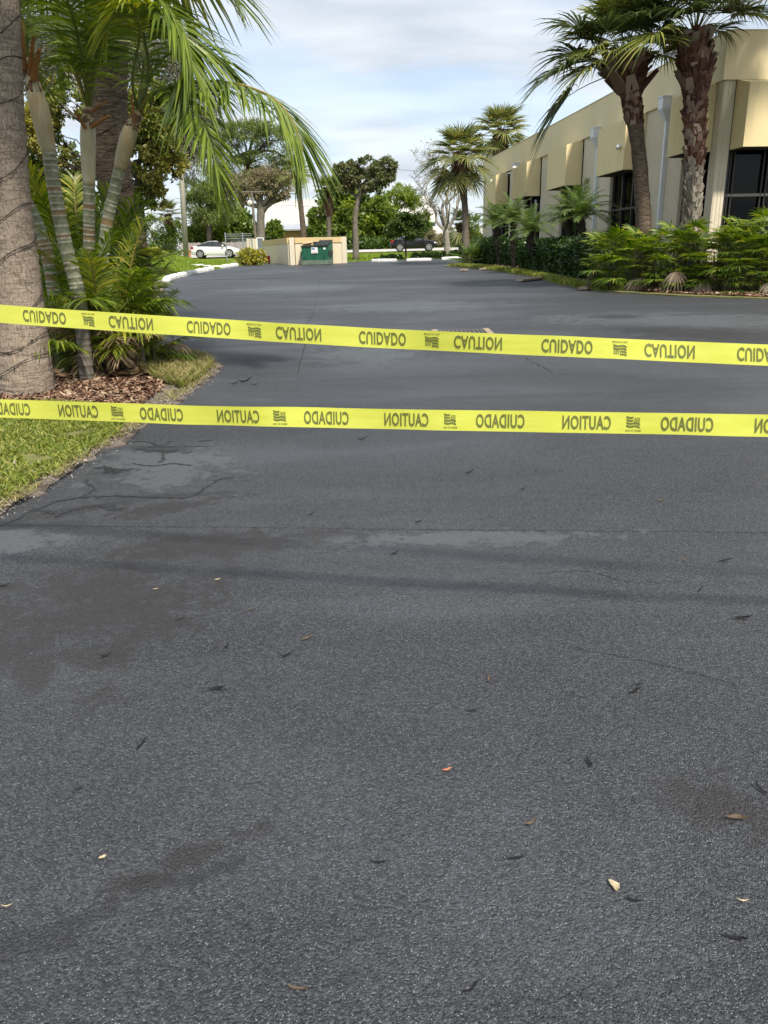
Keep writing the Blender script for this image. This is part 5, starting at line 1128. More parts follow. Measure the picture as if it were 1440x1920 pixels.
sabal('sabal_palm', 'shaggy yellowish fan palm behind the far end of the hedge', 58.0, [(866, 480), (866, 440), (865, 425)], [0.25, 0.23, 0.22], 'far', 0.85, 22, 'bark_sabal', [(0.4, 0.97, 6, 0.25, 0.4, 'boots')], 'far fan palms', seed=18, low=-45)
# palmetto at the tip of the right bed
SETS['palmetto'] = fan_set(0.55, 0.75, [80, 60, 40, 20], 24, 0.1, [M['date_leaf'], M['rachis']], 2, 12, 0.9, 95)
q = G(882, 496); pm = thing('palmetto', 'spiky grey-green palmetto at the far tip of the right bed', 'palm', q)
for i in range(17):
    o = link('frond', SETS['palmetto'][i % 8][1], pm, (random.gauss(0, 0.08), random.gauss(0, 0.08), 0.05), i * GA); k = random.uniform(0.85, 1.25); o.scale = (k, k, k)
q = G(861, 494); b = MB(); b.tube([(0, 0, 0), (0, 0, 0.12), (0.02, 0, 0.22)], [0.03, 0.03, 0.08], 8); b.tube([(0.02, 0, 0.22), (0.02, 0, 0.28)], [0.08, 0.04], 8); o = b.build('garden_light', M['dump_dark']); o.location = tuple(q); tag(o, 'small black garden light at the tip of the right bed', 'garden light')

# pygmy date palms in front of the building
random.seed(31)
DATE = []
for e, sag in ((84, 45), (74, 60), (62, 70), (50, 72), (36, 68), (20, 60), (4, 40)):
    for _ in range(2): DATE.append((e, pinnate(arc(e + random.uniform(-5, 5), 1.15 * random.uniform(0.9, 1.1), sag), 42, 0.26, 0.008, 0.25, 0.12, 0.12, 0.011).mesh('frond', [M['date_leaf'], M['rachis']])))
def pygmy(label, base, top, sc, n=34, tr=0.085):
    b0 = G(*base); Y = b0[1]; P = [b0 - np.array([0, 0, 0.1])] + [D(x, y, Y) for x, y in top]
    r = thing('pygmy_date_palm', label, 'palm', b0, 0, 'pygmy date palms by the hedge')
    b, Q, R = trunk_mesh(P, [tr * 0.8, tr * 0.85, tr, tr * 1.25], 30, 10, 0.08, 0.05); b.build('trunk', M['dark_bark'], r, True, b0)
    o = boot_pieces(Q, R, 8, 29, 6, 0.07, 0.7).build('boots', M['dark_bark'], r, False, b0); o['kind'] = 'stuff'
    for i in range(n):
        t = (i + 0.5) / n; e = 86 - 78 * t
        me = min(DATE, key=lambda q: abs(q[0] - e) + random.uniform(0, 8))[1]
        o = link('frond', me, r, Q[-1] - b0, i * GA); k = sc * random.uniform(0.88, 1.12); o.scale = (k, k, k)
pygmy('small feathery date palm farthest along the hedge', (938, 499), [(935, 478), (930, 448), (928, 420)], 1.05, tr=0.095)
pygmy('second feathery date palm from the far end of the hedge', (963, 505), [(962, 480), (961, 446), (963, 416)], 1.0, tr=0.085)
pygmy('feathery date palm in the middle of the hedge', (1008, 511), [(1002, 485), (995, 458), (993, 436)], 0.9, tr=0.09)
pygmy('left stem of the largest feathery date palm pair', (1086, 515), [(1078, 480), (1067, 440), (1063, 408)], 0.9, tr=0.085)
pygmy('right stem of the largest feathery date palm pair by the white downspout', (1097, 517), [(1098, 485), (1094, 445), (1088, 408)], 1.12, tr=0.095)
# clipped hedge sections
def hedge_sec(label, pa, pb, h, dep, n):
    a, c = G(*pa), G(*pb); L = np.linalg.norm((c - a)[:2]); u = (c - a) / np.linalg.norm(c - a); u[2] = 0; u /= np.linalg.norm(u); nn = np.array([-u[1], u[0], 0]); nn = nn if nn[0] > 0 else -nn
    r = thing('clipped_hedge', label, 'hedge', (a + c) / 2, 0, 'clipped hedge sections'); cc = (a + c) / 2
    t = rng.uniform(0, L, n); s = rng.uniform(0, 1, n); z = rng.uniform(0.06, h, n); face = rng.uniform(0, 1, n); w = rng.uniform(0, dep, n)
    bump = 0.07 * np.sin(t * 5.3) + 0.05 * np.sin(t * 11 + 2) + rng.normal(0, 0.045, n)
    zz = np.where(face < 0.34, h + bump + rng.normal(0, 0.03, n), z); ww = np.where(face < 0.34, w, np.where(face < 0.85, bump * 0.8 + 0.15 * (z / h - 0.6) ** 2, dep - abs(bump)))
    end = face > 0.93; t = np.where(end, np.where(rng.uniform(0, 1, n) < 0.5, bump, L - bump), t); ww = np.where(end, w, ww)
    P = a[None, :] + u[None, :] * t[:, None] + nn[None, :] * ww[:, None]; P[:, 2] = SL * P[:, 1] + zz
    out = np.where(face[:, None] < 0.34, np.array([[0, 0, 1.0]]), -nn[None, :])
    link('foliage', leaves_mesh('foliage', P - cc, 0.115, M['hedge_leaf'], 0.55, 0.2, out * 0.7), r)
    b = MB(); mid = (a + c) / 2 + nn * dep / 2 - cc; b.obox(mid + np.array([0, 0, h * 0.47]), u * (L / 2 - 0.12), nn * (dep / 2 - 0.12), (0, 0, h * 0.44)); b.build('woody_core', M['dark_bark'], r)
hedge_sec('clipped dark green hedge section farthest from the camera', (884, 494), (968, 502), 1.05, 0.9, 9000)
hedge_sec('clipped dark green hedge section in the middle of the row', (972, 506), (1018, 514), 1.02, 0.9, 6500)
hedge_sec('clipped dark green hedge section nearest the fan palm bushes', (1020, 517), (1122, 531), 1.08, 1.0, 11000)
# fan-leaved bushes below the tall palms
random.seed(51)
LADY = fan_set(0.7, 0.44, [82, 66, 50, 34, 16, -4], 19, 0.25, [M['lady_leaf'], M['rachis']], 3, 30, 1.05, 105, 0.15, 0.007)
LADYD = fan_set(0.6, 0.4, [20, -10, -35], 11, 0.7, [M['lady_dead'], M['areca_dead']], 2, 60, 1.4, 80, 0.1, 0.006)
def fan_bush(label, base, w, h, n, nd=8):
    b0 = G(*base); r = thing('fan_palm_bush', label, 'bush', b0, 0, 'fan palm bushes in the right bed')
    for i in range(n):
        a = random.uniform(0, 2 * math.pi); rr = w * math.sqrt(random.random()); z = random.uniform(0.05, 1.0) ** 0.8 * h
        e = 20 + 60 * (z / h) + random.uniform(-22, 22); me = min(LADY, key=lambda q: abs(q[0] - e) + random.uniform(0, 10))[1]
        o = link('frond', me, r, (rr * math.cos(a) * 0.7, rr * math.sin(a) * 0.6, max(0.02, z - 0.55)), a + random.uniform(-0.9, 0.9)); k = random.uniform(0.8, 1.25); o.scale = (k, k, k)
    for i in range(nd):
        a = random.uniform(math.pi, 2 * math.pi); me = random.choice(LADYD)[1]
        o = link('dead_frond', me, r, (w * 0.6 * math.cos(a), w * 0.55 * math.sin(a), random.uniform(0.25, 0.55)), a + random.uniform(-0.6, 0.6)); k = random.uniform(0.7, 1.1); o.scale = (k, k, k)
    b = MB()
    for i in range(9):
        x, y = random.gauss(0, w * 0.35), random.gauss(0, w * 0.3); b.tube([(x, y, -0.05), (x * 1.1, y * 1.1, h * 0.3), (x * 1.3, y * 1.3, h * 0.65)], [0.02, 0.018, 0.012], 5)
    b.build('stems', M['stem_base'], r)
fan_bush('fan palm bush next to the clipped hedge', (1165, 541), 0.75, 1.15, 78)
fan_bush('fan palm bush below the leaning smooth-trunked palm', (1222, 543), 0.82, 1.3, 80)
fan_bush('fan palm bush between the two tall palms', (1280, 545), 0.82, 1.25, 78)
fan_bush('fan palm bush right of the shaggy palm trunk', (1345, 547), 0.82, 1.3, 80)
fan_bush('fan palm bush below the end window', (1405, 548), 0.82, 1.4, 80)
fan_bush('fan palm bush at the right edge of the picture', (1462, 547), 0.85, 1.6, 56)
# a silver fan leaf standing up between the bushes
# edging slabs in the right bed
for i, (pa, pb, lab) in enumerate((((972, 529), (1042, 521), 'long flat edging slab in the mulch by the hedge'), ((1092, 545), (1130, 538), 'short edging slab beside the fan palm bushes'), ((866, 509), (874, 508), 'small pale stone on the grass rim near the far tip'), ((903, 507), (922, 505), 'small flat slab in the mulch below the farthest date palm'), ((930, 508), (940, 507), 'smallest flat slab in the mulch by the second date palm'))):
    a, c = G(*pa), G(*pb); u = (c - a); L = np.linalg.norm(u); u /= L; nn = np.array([-u[1], u[0], 0]); b = MB()
    V = []
    for z, k in ((0, 1), (0.055, 0.97)):
        for s, w_ in ((-1, 0.8), (-0.4, 1.05), (0.3, 0.95), (1, 0.7)): V.append(u * L / 2 * s * k - nn * 0.16 * w_ + np.array([0, 0, z]))
        for s, w_ in ((1, 0.8), (0.3, 1.0), (-0.4, 0.9), (-1, 0.7)): V.append(u * L / 2 * s * k + nn * 0.16 * w_ + np.array([0, 0, z]))
    b.add(V, [tuple(range(8))[::-1], tuple(range(8, 16))] + [(j, (j + 1) % 8, 8 + (j + 1) % 8, 8 + j) for j in range(8)])
    o = b.build('edging_slab', M['stone']); m_ = (a + c) / 2; o.location = (m_[0], m_[1], m_[2] + 0.03); tag(o, lab, 'stone slab')

# ================================================================== LEFT BED: PALM TRUNKS, RINGED PALMS, ARECA SHRUBS
random.seed(71)
def big_trunk(name, label, Y, pxs, radii, bark, cap=None, crown_n=12, seed=3):
    random.seed(seed)
    P = [D(x, y, Y) for x, y in pxs]; base = P[0].copy(); base[2] = float(gz(base[0], Y)) - 0.0; P[0] = base - np.array([0, 0, 0.1])
    r = thing(name, label, 'palm tree', base); ring = 150
    b, Q, R = trunk_mesh(P, radii, ring, 24, 0.022, 0.018); b.build('trunk', M[bark], r, True, base)
    for i in range(crown_n):
        t = (i + 0.5) / crown_n; e = 85 - 95 * t
        me = min(SETS['sabal'], key=lambda q: abs(q[0] - e) + random.uniform(0, 6))[1]
        o = link('frond', me, r, Q[-1] - base, i * GA); o.scale = (1.1, 1.1, 1.1)
    return r, Q, R
P1, Q1, R1 = big_trunk('palm_tree', 'thick pale grey palm trunk at the left edge of the picture', 8.3, [(50, 744), (46, 680), (36, 560), (17, 400), (4, 220), (-4, 60), (-12, -160), (-20, -420)], [0.295, 0.27, 0.235, 0.215, 0.205, 0.20, 0.20, 0.19], 'bark_pale')
P2, Q2, R2 = big_trunk('palm_tree', 'stout brown ridged palm trunk behind the ringed palms', 12.6, [(252, 650), (246, 500), (236, 430), (214, 330), (204, 220), (202, 100), (202, -60), (206, -260)], [0.36, 0.30, 0.265, 0.26, 0.265, 0.28, 0.28, 0.26], 'bark_brown', seed=4)
def light_string(label, Q, R, i0, i1, turns, seed):
    random.seed(seed); n = 260; P = []
    for k in range(n):
        f = i0 + (i1 - i0) * k / (n - 1); j = min(int(f), len(Q) - 2); c = Q[j] + (Q[j + 1] - Q[j]) * (f - j); r = R[j] + 0.014
        an = turns * 2 * math.pi * k / (n - 1); w = 0.06 * math.sin(an * 1.0 + 1) + 0.025 * math.sin(an * 2.7) + 0.09 * math.sin(an * 0.31)
        P.append(c + np.array([math.cos(an) * r, math.sin(an) * r, w]))
    t = thing('light_string', label, 'light string', P[0], 0, 'light strings on palm trunks'); b = MB(); b.tube(P, 0.0042, 5); b.build('cord', M['wire'], t, False, P[0])
    for k in range(6, n - 4, 8):
        d = np.array([random.gauss(0, 1), -1.0, random.gauss(0, 0.8)]); d /= np.linalg.norm(d); b = MB(); b.tube([P[k], P[k] + d * 0.022, P[k] + d * 0.034], [0.006, 0.008, 0.002], 5); b.build('bulb', M['wire'], t, False, P[0])
light_string('black fairy light cord wound round the leftmost palm trunk', Q1, R1, 10, 110, 9, 5)
light_string('black fairy light cord wound round the brown ridged trunk', Q2, R2, 30, 125, 9, 6)

def ringed(label, stem, shaft, rs, Y, fronds, stubs=(), seed=1, tan=0.3, ring=0.075):
    """ringed stem with a smooth crownshaft; fronds given as 3-D stalks"""
    random.seed(seed)
    S_ = [D(x, y, Y + dy) for x, y, dy in stem]; base = S_[0].copy(); base[2] = float(gz(base[0], base[1])) + 0.0; S_[0] = base
    r = thing('ringed_palm', label, 'palm', base, 0, 'ringed palms of the left clump')
    fine = crv(S_, 400); L = sum(np.linalg.norm(fine[i + 1] - fine[i]) for i in range(399))
    P, R, mi = [], [], []; acc = 0.0; nxt = 0.05; k = 0
    prev = fine[0]; P.append(fine[0]); R.append(rs[0])
    marks = []; z = 0.05
    while z < L: marks.append(z); z += ring * random.uniform(0.55, 1.5)
    mi_ = 0
    for i in range(1, 400):
        acc += np.linalg.norm(fine[i] - fine[i - 1])
        if mi_ < len(marks) and acc >= marks[mi_]:
            f = acc / L; r0 = rs[0] + (rs[1] - rs[0]) * f; T = (fine[i] - fine[i - 1]); T /= np.linalg.norm(T); h = 0.011
            old = f < 0.28
            for dz, kr in ((-h, 0.985), (-h * 0.35, 1.0 + random.uniform(0.005, 0.045)), (h * 0.3, 1.0 + random.uniform(0.005, 0.045)), (h * random.uniform(0.5, 1.1), 0.99)): P.append(fine[i] + T * dz); R.append(r0 * kr)
            body = 3 if old else (1 if random.random() < tan else 0)
            mi += [body, 2 if not old else 3, 2 if not old else 3, 2 if not old else 3]; mi_ += 1
    P.append(fine[-1]); R.append(rs[1]); mi.append(0)
    b = MB(); b.tube(P, R, 14, 0, 0.012, True, mi); b.build('stem', [M['stem_green'], M['stem_tan'], M['stem_scar'], M['stem_base']], r, True, base)
    Sh = crv([D(x, y, Y + dy) for x, y, dy in shaft], 22); b = MB(); b.tube(Sh, [rs[1] * (1.02 + 0.32 * math.sin(math.pi * min(1, i / 15)) if i < 15 else 1.02 - 0.5 * (i - 15) / 7) for i in range(22)], 14); b.build('crownshaft', M['shaft'], r, True, base)
    b = MB(); b.tube(Sh[12:20], [rs[1] * (1.22 - 0.06 * i) for i in range(8)], 12, 0, 0.06); b.build('dry_sheath', M['sheath'], r, True, base)
    for pts, kw in fronds:
        lm = kw.pop('leaf', 'areca_leaf'); st_ = kw.pop('stalk', 'rachis')
        pinnate([D(x, y, Yq) for x, y, Yq in pts], **kw).build('frond', [M[lm], M[st_]], r, False, base)
    for (a, c, rad) in stubs:
        b = MB(); p, q = D(*a), D(*c); b.tube([p, p + (q - p) * 0.5 + np.array([0, 0, 0.01]), q], [rad * 1.3, rad, rad * 0.7], 8, 0, 0.08); b.build('cut_stalk', M['orange_stub'], r, False, base)
ringed('leaning ringed palm with orange cut stalks beside the pale trunk', [(160, 690, 0), (148, 560, 0), (122, 455, 0), (103, 360, 0), (92, 287, 0)], [(92, 287, 0), (78, 222, 0), (62, 158, 0), (50, 110, 0)], (0.082, 0.072), 8.95,
       [([(48, 112, 8.95), (40, 40, 9.2), (8, -60, 9.0), (-60, -100, 8.8)], dict(n=40, ll=0.6, w=0.017, droop=0.6, stalk='rachis_gold', rr=0.03)),
        ([(48, 112, 8.95), (55, 20, 9.4), (90, -90, 9.5), (170, -150, 9.5)], dict(n=40, ll=0.6, w=0.017, droop=0.6, rr=0.028)),
        ([(46, 110, 8.95), (10, 40, 9.1), (-40, 40, 8.8), (-90, 120, 8.6)], dict(n=36, ll=0.6, w=0.017, droop=0.7, leaf='areca_yellow', rr=0.026)),
        ([(44, 100, 8.95), (30, 20, 9.6), (60, -40, 10.1), (110, 30, 10.4), (130, 110, 10.5)], dict(n=38, ll=0.6, w=0.016, droop=0.45, rr=0.024))],
       [((56, 140, 8.9), (63, 68, 8.75), 0.024), ((62, 150, 8.87), (74, 92, 8.7), 0.026), ((44, 128, 8.87), (31, 10, 8.65), 0.034), ((40, 135, 8.95), (4, 55, 8.8), 0.026)], 1, 0.45)
ringed('upright ringed palm in the middle of the left clump', [(172, 690, 0), (169, 540, 0), (167, 440, 0), (167, 350, 0)], [(167, 350, 0), (165, 270, 0), (165, 225, 0), (166, 200, 0)], (0.072, 0.066), 9.9,
       [([(166, 205, 9.9), (164, 110, 9.8), (150, 10, 9.7), (100, -70, 9.6), (20, -80, 9.5)], dict(n=46, ll=0.62, w=0.016, droop=0.4, rr=0.022)),
        ([(166, 205, 9.9), (178, 115, 9.7), (215, 25, 9.4), (285, -8, 9.2), (345, 60, 9.0), (362, 130, 8.95)], dict(n=50, ll=0.62, w=0.017, droop=0.4, rr=0.022)),
        ([(165, 205, 9.9), (128, 110, 10.0), (80, 50, 10.1), (20, 70, 10.2), (-20, 140, 10.2)], dict(n=44, ll=0.55, w=0.016, droop=0.4, rr=0.02, stalk='rachis_gold')),
        ([(165, 205, 9.9), (150, 90, 9.5), (120, -10, 9.0), (70, -40, 8.7), (30, 30, 8.5)], dict(n=44, ll=0.5, w=0.015, droop=0.4, rr=0.02)),
        ([(167, 205, 9.9), (190, 90, 9.9), (250, -30, 9.8), (330, -75, 9.6), (405, -45, 9.4), (450, 10, 9.3)], dict(n=54, ll=0.68, w=0.016, droop=0.45, rr=0.022)),
        ([(166, 205, 9.9), (172, 90, 10.2), (190, -20, 10.6), (240, -60, 11.0), (300, 0, 11.2)], dict(n=44, ll=0.6, w=0.016, droop=0.45, rr=0.02)),
        ([(165, 205, 9.9), (140, 130, 9.6), (110, 120, 9.3), (90, 170, 9.2)], dict(n=24, ll=0.4, w=0.014, droop=0.4, rr=0.014, gap=0.3))],
       [((160, 240, 9.82), (138, 206, 9.6), 0.016), ((172, 238, 9.82), (206, 217, 9.6), 0.018), ((172, 208, 9.84), (198, 192, 9.7), 0.014)], 2, 0.12)
ringed('right-leaning ringed palm whose long frond arches over the lot', [(182, 690, 0), (190, 540, 0), (199, 430, 0), (213, 365, 0), (224, 318, 0)], [(224, 318, 0), (238, 265, 0), (250, 232, 0), (260, 208, 0)], (0.072, 0.066), 9.6,
       [([(260, 210, 9.6), (284, 178, 9.55), (350, 156, 9.4), (430, 155, 9.2), (505, 180, 9.0), (548, 226, 8.9), (568, 282, 8.85)], dict(n=92, ll=0.76, w=0.0165, droop=0.42, vee=0.02, rr=0.022, start=0.2, stalk='rachis_gold')),
        ([(260, 210, 9.6), (300, 168, 9.3), (345, 178, 9.0), (382, 240, 8.8), (405, 310, 8.75), (418, 372, 8.75)], dict(n=66, ll=0.5, w=0.016, droop=0.28, vee=0.1, rr=0.02, start=0.22)),
        ([(259, 208, 9.6), (278, 125, 9.5), (268, 45, 9.3), (300, 20, 9.1), (345, 60, 8.9), (360, 130, 8.85), (352, 190, 8.85)], dict(n=64, ll=0.66, w=0.02, droop=0.45, rr=0.022, start=0.25)),
        ([(258, 208, 9.6), (268, 110, 9.8), (250, 20, 10.0), (215, -50, 10.2)], dict(n=40, ll=0.6, w=0.016, droop=0.6, rr=0.02)),
        ([(262, 208, 9.6), (290, 130, 9.8), (340, 90, 10.0), (400, 100, 10.2), (445, 150, 10.3)], dict(n=46, ll=0.6, w=0.015, droop=0.45, rr=0.018)),
        ([(264, 212, 9.6), (290, 208, 9.45), (312, 211, 9.35)], dict(n=2, ll=0.1, w=0.01, rr=0.014, start=0.9, stalk='rachis_gold')),
        ([(258, 208, 9.6), (248, 150, 9.3), (262, 60, 9.0), (246, 10, 8.8), (215, 20, 8.7), (200, 60, 8.7)], dict(n=40, ll=0.42, w=0.016, droop=0.45, rr=0.016, leaf='areca_yellow', start=0.4))],
       [((252, 232, 9.5), (246, 178, 9.4), 0.015)], 3, 0.1)
ringed('dim ringed palm stem behind the leaning one, top hidden by the pale trunk', [(118, 690, 0), (100, 540, 0), (84, 460, 0), (58, 395, 0), (20, 330, 0)], [(20, 330, 0), (-5, 290, 0), (-25, 260, 0), (-40, 235, 0)], (0.085, 0.08), 10.4,
       [([(-40, 235, 10.4), (-60, 150, 10.4), (-120, 100, 10.4), (-200, 120, 10.4)], dict(n=36, ll=0.6, w=0.016, droop=0.4, rr=0.02)), ([(-40, 235, 10.4), (-20, 150, 10.7), (30, 110, 11.0), (80, 150, 11.2)], dict(n=36, ll=0.55, w=0.016, droop=0.4, rr=0.02))], (), 4, 0.3)

random.seed(81)
AR = {'areca_leaf': [], 'areca_yellow': [], 'areca_dead': []}
for lm in AR:
    for e, sag, L in ((87, 26, 1.25), (79, 36, 1.25), (70, 46, 1.2), (60, 55, 1.05), (48, 60, 0.9), (30, 50, 0.75), (8, 40, 0.65)):
        for _ in range(2 if lm == 'areca_leaf' else 1): AR[lm].append((e, pinnate(arc(e + random.uniform(-4, 4), L * random.uniform(0.9, 1.1), sag), 26, 0.36, 0.0135, 0.45, 0.35 if e > 50 else 0.15, 0.3, 0.011, gap=0.0 if lm != 'areca_dead' else 0.3).mesh('frond', [M[lm], M['rachis_gold' if lm == 'areca_yellow' else 'rachis'] if lm != 'areca_dead' else M['areca_dead']])))
def areca(label, px, py, n, sc, spread=0.22, yl=0.15, dead=3, emin=5, seed=1, stems=5):
    random.seed(seed); b0 = G(px, py, 0.03); r = thing('areca_shrub', label, 'palm shrub', b0, 0, 'young areca shrubs of the left clump'); b = MB()
    for i in range(n):
        t = (i + 0.5) / n; e = 88 - (88 - emin) * t ** 0.9; lm = 'areca_yellow' if random.random() < yl else 'areca_leaf'
        me = min(AR[lm], key=lambda q: abs(q[0] - e) + random.uniform(0, 10))[1]; a = i * GA + random.uniform(-0.3, 0.3)
        x, y, z = random.gauss(0, spread), random.gauss(0, spread), random.uniform(0.05, 0.6) * sc
        o = link('frond', me, r, (x, y, z), a); k = sc * random.uniform(0.8, 1.15); o.scale = (k, k, k)
        if i < stems: q = MB(); q.tube([(x, y, -0.05), (x * 1.02, y, z * 0.5), (x * 1.05, y, z + 0.05)], [0.03, 0.025, 0.018], 8, 0, 0.06); q.build('stem', M['stem_tan' if i % 2 else 'stem_base'], r)
    for i in range(dead):
        me = random.choice(AR['areca_dead'][-3:])[1]; a = random.uniform(math.pi, 2 * math.pi); o = link('dead_frond', me, r, (random.gauss(0, spread * 0.6), random.gauss(0, spread * 0.6) - 0.05, random.uniform(0.15, 0.4)), a); k = random.uniform(0.45, 0.75); o.scale = (k, k, k)
areca('young areca shrub in the middle of the clump, with stems showing at its foot', 198, 698, 32, 1.05, 0.14, 0.25, 7, 36, 1)
areca('bushy areca shrub at the tip of the bed with yellow lower fronds', 242, 692, 26, 0.78, 0.11, 0.4, 7, 25, 2)
areca('dark areca shrub between the pale trunk and the leaning ringed palm', 140, 668, 26, 0.9, 0.12, 0.05, 4, 25, 3)
areca('tall bright areca shrub behind the middle of the clump', 178, 650, 30, 1.42, 0.16, 0.35, 3, 45, 4)
areca('areca shrub behind the right end of the clump reaching over the asphalt', 232, 655, 28, 1.08, 0.11, 0.2, 3, 58, 5)
areca('deep green areca shrub hidden behind the leaning ringed palm', 110, 645, 26, 1.0, 0.25, 0.05, 2, 10, 6)
areca('low sprawling areca shrub at the foot of the leaning ringed palm', 152, 688, 24, 0.72, 0.1, 0.2, 4, 0, 8, 3)
areca('low yellowing areca shrub at the right foot of the clump', 282, 688, 20, 0.58, 0.1, 0.5, 4, 5, 9, 3)
# loose fallen frond strips at the foot of the shrubs
P = sample_poly([(-3.9, 9.0), (-2.55, 9.0), (-2.7, 10.0), (-4.2, 10.0)], 420)
chips('frond_litter', P, 0.10, M['areca_dead'], 'dry frond strips lying under the areca shrubs', 'leaf litter', 0.045, 0.25)

# ================================================================== CAUTION TAPES
FONT_CACHE = {}
def text_mesh(s):
    if s in FONT_CACHE: return FONT_CACHE[s]
    cu = bpy.data.curves.new('txt', 'FONT'); cu.body = s; cu.size = 1; cu.offset = 0.022; cu.resolution_u = 3; cu.space_character = 1.08
    ob = bpy.data.objects.new('txt', cu); COL.objects.link(ob); dg = bpy.context.evaluated_depsgraph_get(); dg.update()
    me = bpy.data.meshes.new_from_object(ob.evaluated_get(dg)); bpy.data.objects.remove(ob); bpy.data.curves.remove(cu)
    V = np.array([v.co[:] for v in me.vertices]); lo, hi = V.min(0), V.max(0); V = (V - lo) / (hi - lo + 1e-9); Fs = [tuple(p.vertices) for p in me.polygons]; bpy.data.meshes.remove(me)
    FONT_CACHE[s] = (V[:, 0], V[:, 1], Fs); return FONT_CACHE[s]
def tape(label, pts, words, mirror, tw, seed):
    """pts: (px, py, Y) along the centre line"""
    random.seed(seed); X = [p[0] for p in pts]; n = 320
    W3 = np.array([D(*p) for p in pts]); xs = np.linspace(X[0], X[-1], n); n = len(xs)
    cen = np.stack([np.interp(xs, X, W3[:, i]) for i in range(3)], 1)
    for _ in range(30): cen[1:-1] = (cen[:-2] + 2 * cen[1:-1] + cen[2:]) / 4
    HW = 0.0381
    def up_at(px): a = 0.10 + 0.14 * math.sin(px * 0.006 + seed) + 0.05 * math.sin(px * 0.017 + 2 * seed); return np.array([0, math.sin(a), math.cos(a)])
    def surf(px, v, off=0.0):
        c = np.array([np.interp(px, xs, cen[:, i]) for i in range(3)]); u = up_at(px); nrm = np.array([0, -u[2], u[1]])
        bow = 0.006 * math.sin(px * 0.011 + 2 * seed) + 0.002 * math.sin(px * 0.037 + seed) + (0.010 * math.sin(px * 0.0071 + 1) + 0.005 * math.sin(px * 0.023 + 2 * seed)) * (v - 0.5)
        return c + u * (v - 0.5) * 2 * HW + nrm * (off + bow)
    mid = surf(720, 0.5); t = thing('caution_tape', label, 'caution tape', mid, 0, 'caution tapes')
    V = [surf(x, v) for x in xs for v in (0, 0.25, 0.5, 0.75, 1)]
    b = MB(); b.add(V, [(i * 5 + j, (i + 1) * 5 + j, (i + 1) * 5 + j + 1, i * 5 + j + 1) for i in range(n - 1) for j in range(4)]); b.build('film', M['tape'], t, True, mid)
    def put(us, vs, Fs, x0, x1, v0, v1, name):
        q = MB(); V = []
        for u, v in zip(us, vs):
            uu = 1 - u if mirror == 'h' else u; vv = 1 - v if mirror == 'v' else v
            a0, a1 = (1 - v1, 1 - v0) if mirror == 'v' else (v0, v1)
            V.append(surf(x0 + (x1 - x0) * uu, a0 + (a1 - a0) * vv, 0.0022))
        q.add(V, Fs); q.build(name, M['ink'], t, False, mid)
    for kind, x0, x1 in words:
        if kind == 'E':
            # emblem: waving stripes with a starred corner, small lines of print above and below
            us, vs, Fs = [], [], []
            def quad(a, c, d, e, f, g, h, i):
                k = len(us); us.extend([a, d, f, h]); vs.extend([c, e, g, i]); Fs.append((k, k + 1, k + 2, k + 3))
            for s in range(4):
                for m in range(6):
                    u0, u1 = m / 6, (m + 1) / 6; y0 = 0.22 + 0.15 * s + 0.05 * math.sin(u0 * 6) + 0.12 * u0; y1 = 0.22 + 0.15 * s + 0.05 * math.sin(u1 * 6) + 0.12 * u1
                    if s >= 2 and u0 < 0.45: continue
                    quad(u0, y0, u1, y1, u1, y1 + 0.085, u0, y0 + 0.085)
            for a in range(3):
                for c in range(3):
                    cx, cy = 0.07 + 0.15 * a, 0.50 + 0.11 * c; k = len(us)
                    for j in range(10): an = math.pi / 2 + j * math.pi / 5; rr = (0.075 if j % 2 == 0 else 0.035); us.append(cx + rr * math.cos(an)); vs.append(cy + rr * 0.9 * math.sin(an))
                    Fs.append(tuple(range(k, k + 10)))
            put(us, vs, Fs, x0, x1, 0.06, 0.98, 'emblem')
            u, v, f = text_mesh('MADE IN USA'); put(u, v, f, x0 - 2, x1 + 2, 0.12, 0.20, 'lettering')
        else:
            u, v, f = text_mesh(kind); put(u, v, f, x0, x1, 0.17, 0.83, 'lettering')
    return t
CA, CU = 'CAUTION', 'CUIDADO'
tape('upper yellow caution tape with upside-down lettering, nearer the palms', [(-330, 562, 3.72), (0, 589, 3.48), (330, 611, 3.3), (720, 635, 3.13), (1080, 651, 2.98), (1440, 666, 2.84), (1800, 678, 2.72), (2900, 705, 2.4)],
     [(CA, -110, -30), (CU, 46, 127), ('E', 160, 180), (CA, 207, 288), (CU, 352, 436), ('E', 470, 494), (CA, 522, 606), (CU, 675, 763), ('E', 800, 826), (CA, 855, 945), (CU, 1017, 1112), ('E', 1152, 1177), (CA, 1211, 1307), (CU, 1385, 1482), ('E', 1520, 1546), (CA, 1585, 1685)], 'v', 0, 1)
tape('lower yellow caution tape with mirror-reversed lettering, nearer the camera', [(-330, 752, 3.42), (0, 766, 3.2), (400, 779, 3.0), (720, 786, 2.87), (1080, 792, 2.74), (1440, 798, 2.62), (1800, 803, 2.52), (2900, 815, 2.25)],
     [(CA, -175, -95), ('E', -68, -46), (CU, -18, 58), (CA, 114, 190), ('E', 215, 237), (CU, 268, 347), (CA, 409, 489), ('E', 516, 539), (CU, 573, 656), (CA, 722, 806), ('E', 836, 858), (CU, 896, 986), (CA, 1056, 1148), ('E', 1178, 1204), (CU, 1244, 1340), (CA, 1416, 1512), ('E', 1545, 1572), (CU, 1615, 1715)], 'h', 0, 2)

